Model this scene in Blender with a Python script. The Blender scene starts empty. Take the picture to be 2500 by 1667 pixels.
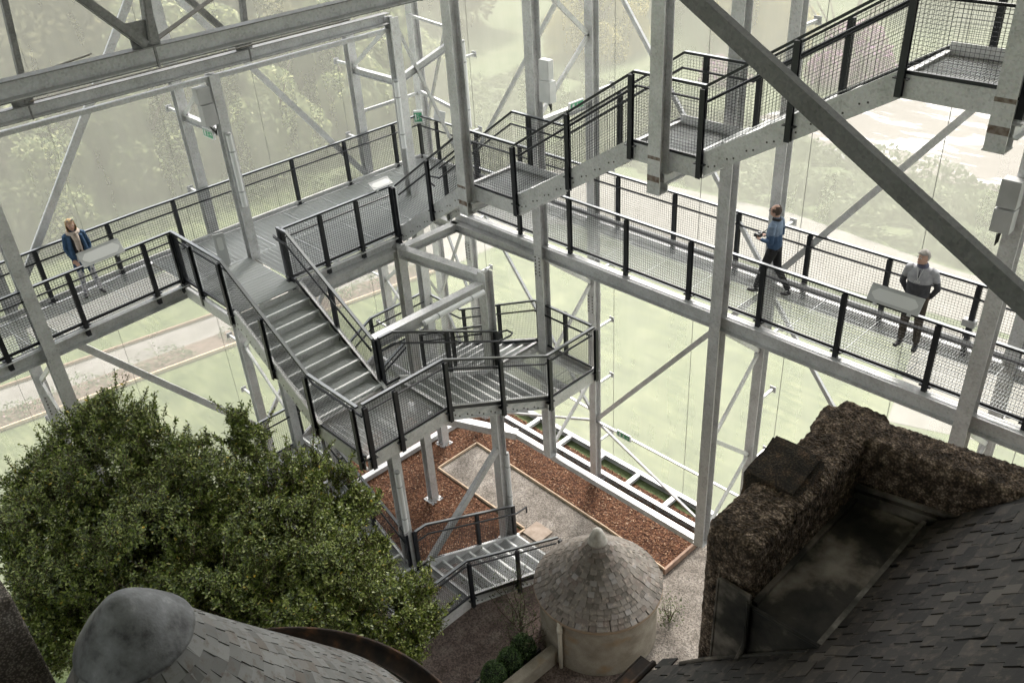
import bpy, bmesh, math, random
import numpy as np
from mathutils import Vector, Matrix, noise
random.seed(7); RNG = np.random.default_rng(7)
sc = bpy.context.scene
COL = sc.collection
R = math.radians

# ------------------------------------------------------------------ camera, light, exposure
cd = bpy.data.cameras.new("camera"); cam = bpy.data.objects.new("camera", cd); COL.objects.link(cam); sc.camera = cam
RIGHT = Vector((0.71194, -0.69991, -0.05711)); DOWN = Vector((-0.41043, -0.34873, -0.84258)); FWD = Vector((0.56981, 0.62330, -0.53554))
m = Matrix.Identity(4)
for i in range(3):
    m[i][0] = RIGHT[i]; m[i][1] = -DOWN[i]; m[i][2] = -FWD[i]
m[0][3] = 0; m[1][3] = 0; m[2][3] = 15.7
cam.matrix_world = m
cd.sensor_width = 36; cd.lens = 31.46; cd.clip_start = 0.05; cd.clip_end = 2000
SUN_EL, SUN_AZ = 46, 30       # azimuth measured from +X towards +Y, direction the light comes from
w = bpy.data.worlds.new("World"); sc.world = w; w.use_nodes = True
nt = w.node_tree; bg = nt.nodes["Background"]
sky = nt.nodes.new("ShaderNodeTexSky"); sky.sky_type = 'NISHITA'; sky.sun_disc = False
sky.sun_elevation = R(SUN_EL); sky.sun_rotation = R(90 - SUN_AZ); sky.air_density = 1.0; sky.dust_density = 2.0
hs = nt.nodes.new("ShaderNodeHueSaturation"); hs.inputs["Saturation"].default_value = 0.26
nt.links.new(sky.outputs[0], hs.inputs["Color"]); nt.links.new(hs.outputs[0], bg.inputs["Color"])
bg.inputs["Strength"].default_value = 0.15
sl = bpy.data.lights.new("sun", 'SUN'); sun = bpy.data.objects.new("sun", sl); COL.objects.link(sun)
sl.energy = 2.1; sl.angle = R(12); sl.color = (1.0, 0.95, 0.88)
sd = Vector((math.cos(R(SUN_EL)) * math.cos(R(SUN_AZ)), math.cos(R(SUN_EL)) * math.sin(R(SUN_AZ)), math.sin(R(SUN_EL))))
sun.rotation_euler = sd.to_track_quat('Z', 'Y').to_euler()
sc.view_settings.view_transform = 'Standard'; sc.view_settings.look = 'None'
sc.view_settings.gamma = 1.0; sc.view_settings.use_curve_mapping = False
sc.view_settings.exposure = 1.95
sc.render.engine = 'CYCLES'
cy = sc.cycles
cy.use_denoising = True
cy.max_bounces = 7; cy.diffuse_bounces = 4; cy.glossy_bounces = 2; cy.transmission_bounces = 4; cy.transparent_max_bounces = 12
cy.sample_clamp_indirect = 4.0
sc.render.use_persistent_data = False

# ------------------------------------------------------------------ materials
def mat(name, col=(.5, .5, .5), rough=.7, metal=0., spec=.5):
    m = bpy.data.materials.new(name); m.use_nodes = True
    b = m.node_tree.nodes["Principled BSDF"]
    b.inputs["Base Color"].default_value = (*col, 1); b.inputs["Roughness"].default_value = rough
    b.inputs["Metallic"].default_value = metal; b.inputs["Specular IOR Level"].default_value = spec
    return m
def N(m, t, **kw):
    n = m.node_tree.nodes.new(t)
    for k, v in kw.items():
        if k in n.inputs: n.inputs[k].default_value = v
        else: setattr(n, k, v)
    return n
def lk(m, a, b): m.node_tree.links.new(a, b)
def P(m): return m.node_tree.nodes["Principled BSDF"]
def ramp(m, fac, stops, interp='LINEAR'):
    r = N(m, "ShaderNodeValToRGB"); r.color_ramp.interpolation = interp
    e = r.color_ramp.elements
    while len(e) < len(stops): e.new(0.5)
    for i, (p, c) in enumerate(stops):
        e[i].position = p; e[i].color = (*c, 1) if len(c) == 3 else c
    lk(m, fac, r.inputs[0]); return r
def noisy(name, stops, scale=5., rough=.8, bump=.0, bscale=None, detail=6, metal=0., obj=False, spec=.4, bdist=.02, rrough=.55):
    m = mat(name, (.5, .5, .5), rough, metal, spec)
    tc = N(m, "ShaderNodeTexCoord"); geo = N(m, "ShaderNodeNewGeometry")
    src = tc.outputs["Object"] if obj else geo.outputs["Position"]
    n = N(m, "ShaderNodeTexNoise", Scale=scale, Detail=detail, Roughness=rrough); lk(m, src, n.inputs["Vector"])
    r = ramp(m, n.outputs[0], stops); lk(m, r.outputs[0], P(m).inputs["Base Color"])
    if bump:
        n2 = N(m, "ShaderNodeTexNoise", Scale=bscale or scale * 4, Detail=4); lk(m, src, n2.inputs["Vector"])
        b = N(m, "ShaderNodeBump", Strength=bump, Distance=bdist); lk(m, n2.outputs[0], b.inputs["Height"]); lk(m, b.outputs[0], P(m).inputs["Normal"])
    return m
def island(name, stops, rough=.6, spec=.4, extra=None, transl=0.):
    """colour differs from piece to piece (leaves, chips)"""
    m = mat(name, (.5, .5, .5), rough, 0, spec)
    g = N(m, "ShaderNodeNewGeometry"); r = ramp(m, g.outputs["Random Per Island"], stops)
    lk(m, r.outputs[0], P(m).inputs["Base Color"])
    if transl:
        t = N(m, "ShaderNodeBsdfTranslucent"); lk(m, r.outputs[0], t.inputs[0])
        mx = N(m, "ShaderNodeMixShader"); mx.inputs[0].default_value = transl
        lk(m, P(m).outputs[0], mx.inputs[1]); lk(m, t.outputs[0], mx.inputs[2])
        lk(m, mx.outputs[0], m.node_tree.nodes["Material Output"].inputs[0])
    return m
def steelmat(name, stops, rough, metal):
    m = mat(name, (.4, .4, .4), rough, metal)
    g = N(m, "ShaderNodeNewGeometry")
    n1 = N(m, "ShaderNodeTexNoise", Scale=2.3, Detail=8, Roughness=.65); lk(m, g.outputs["Position"], n1.inputs["Vector"])
    r1 = ramp(m, n1.outputs[0], stops)
    v = N(m, "ShaderNodeTexVoronoi", Scale=38.); lk(m, g.outputs["Position"], v.inputs["Vector"])
    mx = N(m, "ShaderNodeMixRGB"); mx.blend_type = 'OVERLAY'; mx.inputs[0].default_value = .22
    lk(m, r1.outputs[0], mx.inputs[1]); lk(m, v.outputs["Color"], mx.inputs[2])
    # rusty brown weeping stains, in patches
    n2 = N(m, "ShaderNodeTexNoise", Scale=1.1, Detail=9, Roughness=.75); lk(m, g.outputs["Position"], n2.inputs["Vector"])
    r2 = ramp(m, n2.outputs[0], [(.62, (0, 0, 0)), (.74, (.6, .6, .6))])
    mx2 = N(m, "ShaderNodeMixRGB"); mx2.inputs[2].default_value = (.16, .12, .095, 1)
    sat = N(m, "ShaderNodeHueSaturation", Saturation=.12); lk(m, mx.outputs[0], sat.inputs["Color"])
    lk(m, r2.outputs[0], mx2.inputs[0]); lk(m, sat.outputs[0], mx2.inputs[1]); lk(m, mx2.outputs[0], P(m).inputs["Base Color"])
    rr = ramp(m, n1.outputs[0], [(.3, (rough - .1,) * 3), (.7, (rough + .15,) * 3)]); lk(m, rr.outputs[0], P(m).inputs["Roughness"])
    return m
GALV = steelmat("galvanised_steel", [(.3, (.42, .435, .44)), (.55, (.56, .575, .58)), (.75, (.68, .69, .69))], .42, .18)
GALVB = steelmat("bright_galvanised_steel", [(.3, (.34, .36, .36)), (.6, (.48, .50, .50)), (.8, (.58, .59, .59))], .45, .25)
GRATE = mat("grating_steel", (.50, .52, .525), .45, .15)
NOSE = noisy("nosing_steel", [(.4, (.55, .57, .56)), (.6, (.68, .69, .68))], 30, .5, metal=.2)
BLACK = mat("black_painted_steel", (.012, .014, .019), .38, 0, .5)
SHEEN = mat("rail_top_sheen", (.24, .25, .26), .33, .35)  # pale grey standing for the sky's reflection on the black top rails
BLACKM = mat("black_wire", (.012, .014, .018), .5, 0, .4)
DULL0 = steelmat("dark_truss_steel", [(.3, (.10, .10, .09)), (.6, (.24, .24, .225)), (.8, (.36, .36, .34))], .55, .25)  # darker tone for the truss flanges, gussets, posts and diagonals
WHITE = noisy("white_plastic", [(.3, (.66, .67, .66)), (.7, (.8, .8, .79))], 3, .35)
TUBE = mat("frosted_tube_cover", (.78, .79, .79), .3)
GREYP = mat("grey_sign_plate", (.47, .48, .48), .45)
GREYD = mat("grey_sign_recess", (.66, .67, .66), .5)
GREEN = mat("exit_green", (.07, .34, .18), .45)
CABLE = mat("black_cable", (.02, .02, .02), .6)
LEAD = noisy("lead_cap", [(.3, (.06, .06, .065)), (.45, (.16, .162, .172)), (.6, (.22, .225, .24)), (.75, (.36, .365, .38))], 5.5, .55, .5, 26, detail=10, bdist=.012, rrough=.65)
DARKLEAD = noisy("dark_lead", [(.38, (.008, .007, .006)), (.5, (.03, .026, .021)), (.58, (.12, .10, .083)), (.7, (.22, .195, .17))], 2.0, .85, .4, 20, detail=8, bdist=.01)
RUST = noisy("rusty_gutter", [(.35, (.018, .014, .012)), (.55, (.05, .03, .02)), (.75, (.16, .07, .03))], 5, .8)
IVORY = mat("cream_painted_pipe", (.62, .58, .48), .5)
TIMBER = noisy("edging_timber", [(.3, (.42, .30, .20)), (.7, (.66, .52, .38))], 9, .8)
DTIMBER = noisy("weathered_timber", [(.3, (.22, .14, .10)), (.7, (.40, .27, .20))], 8, .8)
STONE = noisy("sandstone_paving", [(.3, (.27, .21, .165)), (.7, (.42, .34, .28))], 5, .85, .3)
def harl(name, stops, stain=None, bs=70, scale=3, mossy=None):
    m = noisy(name, stops, scale, .92, .9, bs, bdist=.03)
    g = [n for n in m.node_tree.nodes if n.type == 'NEW_GEOMETRY'][0]
    base = [n for n in m.node_tree.nodes if n.type == 'VALTORGB'][0]
    v = N(m, "ShaderNodeTexVoronoi", Scale=bs * .8); lk(m, g.outputs["Position"], v.inputs["Vector"])
    rv = ramp(m, v.outputs["Distance"], [(.1, (1.7, 1.65, 1.6)), (.6, (.28, .26, .25))] if bs < 100 else [(.1, (1.15, 1.15, 1.15)), (.6, (.7, .7, .7))])
    mx = N(m, "ShaderNodeMixRGB"); mx.blend_type = 'MULTIPLY'; mx.inputs[0].default_value = .8
    lk(m, base.outputs[0], mx.inputs[1]); lk(m, rv.outputs[0], mx.inputs[2]); out = mx.outputs[0]
    if stain:
        n = N(m, "ShaderNodeTexNoise", Scale=1.6, Detail=5); lk(m, g.outputs["Position"], n.inputs["Vector"])
        r = ramp(m, n.outputs[0], [(.60, (0, 0, 0)), (.74, (.8, .8, .8))])
        mx = N(m, "ShaderNodeMixRGB"); mx.inputs[2].default_value = (*stain, 1)
        lk(m, r.outputs[0], mx.inputs[0]); lk(m, out, mx.inputs[1]); out = mx.outputs[0]
    lk(m, out, P(m).inputs["Base Color"]); return m
HARLD = harl("weathered_dark_harling", [(.30, (.04, .028, .019)), (.50, (.14, .10, .072)), (.70, (.42, .33, .26))], bs=60, scale=12)
HARLM = harl("mossy_stone", [(.3, (.02, .016, .011)), (.5, (.055, .04, .026)), (.75, (.20, .12, .07))], scale=7)
HARLL = harl("buff_harling", [(.3, (.30, .26, .20)), (.6, (.46, .41, .33)), (.8, (.55, .50, .42))], stain=(.36, .22, .10), bs=150)
def slatemat(name, stops, lich=(.36, .30, .25)):
    m = mat(name, (.1, .1, .1), .62, 0, .4)
    oi = N(m, "ShaderNodeObjectInfo"); g = N(m, "ShaderNodeNewGeometry")
    ad = N(m, "ShaderNodeMath", operation='ADD'); lk(m, oi.outputs["Random"], ad.inputs[0]); lk(m, g.outputs["Random Per Island"], ad.inputs[1])
    fr = N(m, "ShaderNodeMath", operation='FRACT'); lk(m, ad.outputs[0], fr.inputs[0])
    r = ramp(m, fr.outputs[0], stops)
    n = N(m, "ShaderNodeTexNoise", Scale=11., Detail=8, Roughness=.7); lk(m, g.outputs["Position"], n.inputs["Vector"])
    rn = ramp(m, n.outputs[0], [(.52, (0, 0, 0)), (.70, (.8, .8, .8))])
    mx = N(m, "ShaderNodeMixRGB"); mx.inputs[2].default_value = (*lich, 1)
    lk(m, rn.outputs[0], mx.inputs[0]); lk(m, r.outputs[0], mx.inputs[1]); lk(m, mx.outputs[0], P(m).inputs["Base Color"])
    b = N(m, "ShaderNodeBump", Strength=.35, Distance=.006); lk(m, n.outputs[0], b.inputs["Height"]); lk(m, b.outputs[0], P(m).inputs["Normal"])
    return m
SLATE_T = slatemat("turret_slate", [(0, (.085, .075, .063)), (.3, (.14, .123, .105)), (.6, (.185, .167, .148)), (.85, (.125, .098, .082)), (1, (.24, .23, .22))])
SLATE_G = slatemat("pale_weathered_slate", [(0, (.15, .147, .145)), (.4, (.215, .213, .21)), (.8, (.28, .278, .275)), (1, (.17, .145, .13))], (.13, .092, .070))
SLATE_D = slatemat("dark_slate", [(0, (.010, .008, .007)), (.5, (.020, .0165, .0145)), (.82, (.036, .030, .026)), (.95, (.05, .042, .036)), (1, (.085, .073, .063))], (.105, .082, .062))

# ------------------------------------------------------------------ helpers
class MB:
    def __init__(s): s.v = []; s.f = []; s.mi = []
    def quad(s, a, b, c, d, k=0):
        i = len(s.v); s.v += [tuple(a), tuple(b), tuple(c), tuple(d)]; s.f.append((i, i + 1, i + 2, i + 3)); s.mi.append(k)
    def obox(s, c, ax, ay, az, k=0):
        """box from centre and three half-axis vectors"""
        c, ax, ay, az = map(Vector, (c, ax, ay, az)); i = len(s.v)
        for sx in (-1, 1):
            for sy in (-1, 1):
                for sz in (-1, 1): s.v.append(tuple(c + ax * sx + ay * sy + az * sz))
        for f in ((0, 1, 3, 2), (4, 6, 7, 5), (0, 4, 5, 1), (2, 3, 7, 6), (0, 2, 6, 4), (1, 5, 7, 3)):
            s.f.append(tuple(i + j for j in f)); s.mi.append(k)
    def box(s, lo, hi, k=0):
        lo = Vector(lo); hi = Vector(hi); h = (hi - lo) / 2
        s.obox((lo + hi) / 2, (h.x, 0, 0), (0, h.y, 0), (0, 0, h.z), k)
    def seg(s, p, q, w, h, up=(0, 0, 1), k=0, off=(0, 0)):
        p = Vector(p); q = Vector(q); d = q - p; L = d.length
        if L < 1e-6: return
        d /= L; up = Vector(up); sd = d.cross(up)
        if sd.length < 1e-4: sd = d.cross(Vector((1, 0, 0)))
        sd.normalize(); u = sd.cross(d)
        s.obox((p + q) / 2 + sd * off[0] + u * off[1], d * L / 2, sd * w / 2, u * h / 2, k)
    def H(s, p, q, w, h, up=(0, 0, 1), t=.014, k=0):
        s.seg(p, q, w, t, up, k, (0, h / 2 - t / 2)); s.seg(p, q, w, t, up, k, (0, -h / 2 + t / 2)); s.seg(p, q, t * .8, h - 2 * t, up, k)
    def C(s, p, q, w, h, up=(0, 0, 1), t=.012, k=0, side=1):
        s.seg(p, q, t, h, up, k, (side * w / 2, 0)); s.seg(p, q, w - t, t, up, k, (-side * t / 2, h / 2 - t / 2)); s.seg(p, q, w - t, t, up, k, (-side * t / 2, -h / 2 + t / 2))
    def tube(s, pts, r, n=8, k=0, cap=True):
        pts = [Vector(p) for p in pts]; i0 = len(s.v); prev = None
        for j, p in enumerate(pts):
            d = (pts[min(j + 1, len(pts) - 1)] - pts[max(j - 1, 0)]).normalized()
            a = d.cross(Vector((0, 0, 1)));
            if a.length < .05: a = d.cross(Vector((1, 0, 0)))
            a.normalize(); b = a.cross(d)
            rr = r[j] if isinstance(r, (list, tuple)) else r
            for t in range(n):
                an = 2 * math.pi * t / n; s.v.append(tuple(p + (a * math.cos(an) + b * math.sin(an)) * rr))
        for j in range(len(pts) - 1):
            for t in range(n):
                a = i0 + j * n + t; b = i0 + j * n + (t + 1) % n
                s.f.append((a, b, b + n, a + n)); s.mi.append(k)
        if cap:
            s.f.append(tuple(i0 + t for t in range(n))[::-1]); s.mi.append(k)
            e = i0 + (len(pts) - 1) * n; s.f.append(tuple(e + t for t in range(n))); s.mi.append(k)
    def lathe(s, c, prof, n=48, k=0, a0=0, a1=2 * math.pi):
        i0 = len(s.v); full = abs(a1 - a0 - 2 * math.pi) < 1e-6; m_ = n if full else n + 1
        for (r, z) in prof:
            for t in range(m_):
                a = a0 + (a1 - a0) * t / n; s.v.append((c[0] + r * math.cos(a), c[1] + r * math.sin(a), z))
        for j in range(len(prof) - 1):
            for t in range(n):
                a = i0 + j * m_ + t; b = i0 + j * m_ + (t + 1) % m_
                s.f.append((a, b, b + m_, a + m_)); s.mi.append(k)
    def data(s, name, mats):
        me = bpy.data.meshes.new(name); me.from_pydata(s.v, [], s.f)
        for mm in (mats if isinstance(mats, (list, tuple)) else [mats]): me.materials.append(mm)
        if any(s.mi): me.polygons.foreach_set("material_index", s.mi)
        me.update(); return me
    def obj(s, name, mats, parent=None, smooth=False, loc=None, **kw):
        me = s.data(name, mats)
        if smooth: me.polygons.foreach_set("use_smooth", [True] * len(me.polygons))
        return put(name, me, parent, loc, **kw)
def put(name, me, parent=None, loc=None, label=None, cat=None, group=None, kind=None):
    o = bpy.data.objects.new(name, me); COL.objects.link(o)
    if parent is not None: o.parent = parent
    if loc is not None: o.location = loc
    if label: o["label"] = label
    if cat: o["category"] = cat
    if group: o["group"] = group
    if kind: o["kind"] = kind
    return o
def thing(name, label, cat, group=None, loc=(0, 0, 0)):
    return put(name, None, None, loc, label, cat, group)
def fix_normals(o):
    bm = bmesh.new(); bm.from_mesh(o.data); bmesh.ops.recalc_face_normals(bm, faces=bm.faces); bm.to_mesh(o.data); bm.free()
def bevel(o, w=.01, seg=2):
    md = o.modifiers.new("bevel", 'BEVEL'); md.width = w; md.segments = seg; md.limit_method = 'ANGLE'
def quads(name, C, U, V, mats, **kw):
    """cloud of quads: centres C, half axes U and V"""
    C = np.asarray(C); n = len(C)
    co = np.stack([C - U - V, C + U - V * .2, C + V * 1.1 + U * .05, C - U + V * .2], 1) if False else np.stack([C - V, C + U - V * .1, C + V, C - U + V * .15], 1)
    me = bpy.data.meshes.new(name); me.vertices.add(4 * n); me.vertices.foreach_set("co", co.astype(np.float32).ravel())
    me.loops.add(4 * n); me.loops.foreach_set("vertex_index", np.arange(4 * n, dtype=np.int32))
    me.polygons.add(n); me.polygons.foreach_set("loop_start", np.arange(0, 4 * n, 4, dtype=np.int32)); me.polygons.foreach_set("loop_total", np.full(n, 4, dtype=np.int32))
    me.materials.append(mats); me.update(calc_edges=True); me.validate()
    return put(name, me, **kw)
def rand_dirs(n):
    v = RNG.normal(size=(n, 3)); return v / np.linalg.norm(v, axis=1, keepdims=True)
def leafcloud(C, size, flat=.35, aspect=.55):
    n = len(C); nrm = rand_dirs(n); nrm[:, 2] = np.abs(nrm[:, 2]) + flat; nrm /= np.linalg.norm(nrm, axis=1, keepdims=True)
    a = np.cross(nrm, rand_dirs(n)); a /= np.linalg.norm(a, axis=1, keepdims=True) + 1e-9; b = np.cross(nrm, a)
    s = size * RNG.uniform(.6, 1.25, (n, 1)); return b * s * aspect, a * s

# ------------------------------------------------------------------ ground and setting
LAWN = noisy("lawn_grass", [(.33, (.060, .082, .034)), (.5, (.098, .122, .052)), (.67, (.15, .168, .082))], .8, .95, .8, 30, detail=9, rrough=.7)
_g = [n for n in LAWN.node_tree.nodes if n.type == 'NEW_GEOMETRY'][0]; _b = [n for n in LAWN.node_tree.nodes if n.type == 'VALTORGB'][0]
_m = N(LAWN, "ShaderNodeMapping"); _m.inputs["Scale"].default_value = (3.2, .35, 1); _m.inputs["Rotation"].default_value = (0, 0, .5); lk(LAWN, _g.outputs["Position"], _m.inputs["Vector"])
_n = N(LAWN, "ShaderNodeTexNoise", Scale=1.4, Detail=10, Roughness=.72); lk(LAWN, _m.outputs[0], _n.inputs["Vector"])
_r = ramp(LAWN, _n.outputs[0], [(.34, (.55, .58, .5)), (.5, (1, 1, 1)), (.66, (1.5, 1.4, 1.35))]); _x = N(LAWN, "ShaderNodeMixRGB"); _x.blend_type = 'MULTIPLY'; _x.inputs[0].default_value = .85
lk(LAWN, _b.outputs[0], _x.inputs[1]); lk(LAWN, _r.outputs[0], _x.inputs[2]); lk(LAWN, _x.outputs[0], P(LAWN).inputs["Base Color"])
ROUGHG = noisy("rough_grass", [(.3, (.055, .08, .03)), (.5, (.085, .11, .045)), (.7, (.13, .14, .07))], .35, .95, .6, 9, detail=9, rrough=.75, bdist=.2)
def gravel(name, stops, bs=90, sc_=1.6):
    m = noisy(name, stops, sc_, .95, .8, bs, detail=9, bdist=.02)
    g = [n for n in m.node_tree.nodes if n.type == 'NEW_GEOMETRY'][0]; base = [n for n in m.node_tree.nodes if n.type == 'VALTORGB'][0]
    v = N(m, "ShaderNodeTexVoronoi", Scale=bs * .55); lk(m, g.outputs["Position"], v.inputs["Vector"])
    bw = N(m, "ShaderNodeRGBToBW"); lk(m, v.outputs["Color"], bw.inputs[0])
    rv = ramp(m, bw.outputs[0], [(.2, (.5, .5, .5)), (.8, (1.35, 1.35, 1.35))])
    mx = N(m, "ShaderNodeMixRGB"); mx.blend_type = 'MULTIPLY'; mx.inputs[0].default_value = .9
    lk(m, base.outputs[0], mx.inputs[1]); lk(m, rv.outputs[0], mx.inputs[2]); lk(m, mx.outputs[0], P(m).inputs["Base Color"]); return m
GRAVELP = gravel("grey_gravel", [(.3, (.15, .13, .11)), (.5, (.225, .197, .17)), (.7, (.30, .27, .24))], 70, 2.2)
GRAVELB = gravel("brown_gravel", [(.3, (.085, .062, .052)), (.5, (.15, .112, .096)), (.7, (.23, .185, .16))], 60, 2.4)
MULCHM = gravel("bark_ground", [(.3, (.05, .022, .012)), (.6, (.12, .05, .026)), (.8, (.18, .085, .045))], 40, 4)
PATHM = noisy("pale_path", [(.3, (.155, .142, .128)), (.7, (.235, .218, .20))], 1.2, .95, .4, 60)
def poly(name, pts, z, m, kind='structure'):
    b = MB(); b.v = [(x, y, z) for x, y in pts]; b.f = [tuple(range(len(pts)))]; b.mi = [0]
    o = b.obj(name, m, kind=kind); fix_normals(o)
    if o.data.polygons[0].normal.z < 0: o.data.flip_normals()
    return o
poly("ground", [(-300, -300), (500, -300), (500, 500), (-300, 500)], -.02, ROUGHG)
poly("lawn", [(-14, 29.2), (19, 23.8), (24.2, 22.8), (25.4, 6), (20.3, 7.3), (22.4, 4.2), (26, 2), (26, -14), (14.4, -14), (14.4, 18.4), (-14, 18.4)], -.012, LAWN)
def strip(name, d0, d1, x0, x1, z, m):
    f = lambda x: 26.97 - .165 * x
    poly(name, [(x0, f(x0) + d0), (x1, f(x1) + d0), (x1, f(x1) + d1), (x0, f(x0) + d1)], z, m)
strip("garden_path", 1.12, 2.5, -14, 19, -.006, PATHM)
strip("garden_path", 4.6, 7.2, 6, 19, -.004, PATHM)
strip("grass_strip", 2.5, 4.6, -14, 19, -.006, LAWN)
strip("grass_strip", 7.2, 11.5, -14, 19, -.008, LAWN)
poly("garden_path", [(19, 23.9), (24, 23.6), (25.8, 20), (27, 8), (29, -12), (31.4, -12), (30.2, 9.6), (30.9, 16.5), (29.5, 27), (19, 31)], -.009, PATHM)
poly("side_path", [(20.6, 7.4), (26.4, 9), (27.2, 4.2), (22, 3.4)], -.004, PATHM)
strip("flower_bed_soil", .02, 1.12, -14, 19, -.003, noisy("bed_soil", [(.3, (.10, .07, .055)), (.7, (.19, .135, .11))], 4, .95, .5))
poly("under_gravel", [(-12, 14.2), (6, 14.2), (7.2, 11.9), (10.85, 11.9), (10.85, 15.25), (12.32, 15.25), (12.1, 8.5), (14.3, 8.5), (14.3, -14), (-12, -14)], -.006, GRAVELB)
poly("gravel_path", [(12.32, 15.2), (10.95, 15.2), (10.83, 11.85), (10.3, 11.6), (10.3, 9.6), (9, 6), (13.9, 3), (13.9, 8.45), (12.05, 8.45), (12.2, 10.4)], -.001, GRAVELP)
# the bark bed in two lobes round the path head
poly("bark_bed", [(6.5, 11.9), (10.78, 11.9), (10.9, 15.25), (12.36, 15.25), (12.24, 10.4), (12.1, 8.55), (13.95, 8.55), (13.95, 18.2), (8.0, 18.2), (7.4, 15.4), (6.9, 13.4)], .003, MULCHM)
def in_poly(x, y, pts):
    ins = np.zeros(len(x), bool); j = len(pts) - 1
    for i in range(len(pts)):
        xi, yi = pts[i]; xj, yj = pts[j]
        c = ((yi > y) != (yj > y)) & (x < (xj - xi) * (y - yi) / (yj - yi + 1e-12) + xi); ins ^= c; j = i
    return ins
CHIP = island("bark_chips", [(0, (.06, .025, .014)), (.35, (.15, .062, .03)), (.7, (.24, .11, .055)), (.93, (.33, .18, .10)), (1, (.5, .36, .25))], .8)
px = RNG.uniform(6.5, 14, 75000); py = RNG.uniform(8.5, 18.2, 75000)
bedp = [(6.6, 12), (10.74, 12), (10.85, 15.3), (12.4, 15.3), (12.28, 10.4), (12.15, 8.6), (13.95, 8.6), (13.95, 18.2), (8.2, 18.2), (7.5, 15.4), (7.0, 13.4)]
k = in_poly(px, py, bedp); C = np.stack([px[k], py[k], RNG.uniform(.004, .035, k.sum())], 1)
U, V = leafcloud(C, .034, 1.0, .38)
quads("bark_mulch", C, U, V, CHIP, kind='stuff')
def edging(name, pts, m, label, w=.03, h=.07):
    t = thing(name, label, "edging board", "boards edging the beds")
    for a, b in zip(pts[:-1], pts[1:]):
        s = MB(); s.seg((*a, h / 2 + .003), (*b, h / 2 + .003), w, h); s.obj("board", m, t)
edging("timber_edging", [(10.86, 11.9), (10.92, 15.22), (12.34, 15.22), (12.22, 10.4), (12.1, 8.55)], TIMBER, "pale timber edging framing the head of the grey gravel path")
edging("timber_edging", [(12.0, 8.5), (13.3, 8.48), (14.2, 8.44)], DTIMBER, "thick brown timber board closing the bark bed beside the round tower", .06, .16)
edging("timber_edging", [(10.84, 11.86), (10.3, 11.9)], TIMBER, "short pale board at the foot of the lowest stair flight", .04, .06)
s = MB(); s.box((10.75, 11.3, .002), (11.25, 11.85, .04)); s.obj("paving_stone", STONE, label="pale stone slab at the bottom step of the stair", cat="paving slab")
edging("timber_edging", [(-14, 29.28), (19, 23.83)], TIMBER, "long pale timber edging between the lawn and the flower bed", .06, .1)
edging("stone_edging", [(-14, 31.78), (13, 27.32)], DTIMBER, "dark edging along the far side of the pale garden path", .06, .1)

# ------------------------------------------------------------------ steel frame
IN_X, IN_Y, OUT_X, OUT_Y = 11.8, 16.0, 13.42, 17.75
def column(x, y, z0, z1, depth_axis, label, w=.21, m=GALV, group="galvanised columns of the steel frame", name="steel_column"):
    t = thing(name, label, "steel column", group, (x, y, z0))
    up = (1, 0, 0) if depth_axis == 'x' else (0, 1, 0)
    s = MB(); s.H((0, 0, 0), (0, 0, z1 - z0), w, w, up, .016); s.obj("shaft", m, t)
    if z0 < .2:
        s = MB(); s.box((-.18, -.18, .0), (.18, .18, .025))
        for a in (-.13, .13):
            for b in (-.13, .13): s.box((a - .015, b - .015, .025), (a + .015, b + .015, .06))
        s.obj("base_plate", m, t)
    else:
        s = MB(); s.box((-w / 2 - .01, -w / 2 - .01, -.016), (w / 2 + .01, w / 2 + .01, 0)); s.obj("end_plate", m, t)
        if z0 > 8:
            s = MB(); e_ = w / 2 + .0015; s.box((-e_, -e_, .18), (-w / 2, e_, .27)); s.box((-e_, -e_, .52), (-w / 2, e_, .57)); s.obj("stain_band", noisy("rust_band", [(.35, (.13, .085, .06)), (.6, (.28, .24, .21))], 14, .7), t)
    return t
def bracket_set(t, axis, zs, ext=.62):
    for z in zs:
        s = MB()
        if axis == 'x':
            s.seg((.1, 0, z), (ext, 0, z), .05, .05); s.box((ext, -.07, z - .07), (ext + .012, .07, z + .07))
        else:
            s.seg((0, .1, z), (0, ext, z), .05, .05); s.box((-.07, ext, z - .07), (.07, ext + .012, z + .07))
        s.obj("bracket", GALVB, t)
def splice(t, axis, z, w=.21):
    s = MB()
    for sg in (-1, 1):
        if axis == 'x': s.box((sg * (w / 2 + .008) - .008, -w / 2 + .01, z - .25), (sg * (w / 2 + .008) + .008, w / 2 - .01, z + .25))
        else: s.box((-w / 2 + .01, sg * (w / 2 + .008) - .008, z - .25), (w / 2 - .01, sg * (w / 2 + .008) + .008, z + .25))
        for dz in (-.2, -.12, -.04, .04, .12, .2):
            for b in (-.055, .055):
                if axis == 'x': s.box((sg * (w / 2 + .02) - .012, b - .013, z + dz - .013), (sg * (w / 2 + .02) + .012, b + .013, z + dz + .013), 1)
                else: s.box((b - .013, sg * (w / 2 + .02) - .012, z + dz - .013), (b + .013, sg * (w / 2 + .02) + .012, z + dz + .013), 1)
    s.obj("splice_plate", [GALV, mat("bolt_head", (.12, .11, .10), .6, .3)], t)
HB = 18.6
zs_b = [1.2, 3.0, 4.6, 6.1, 8.4, 10.2, 12.0, 13.8]
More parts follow.
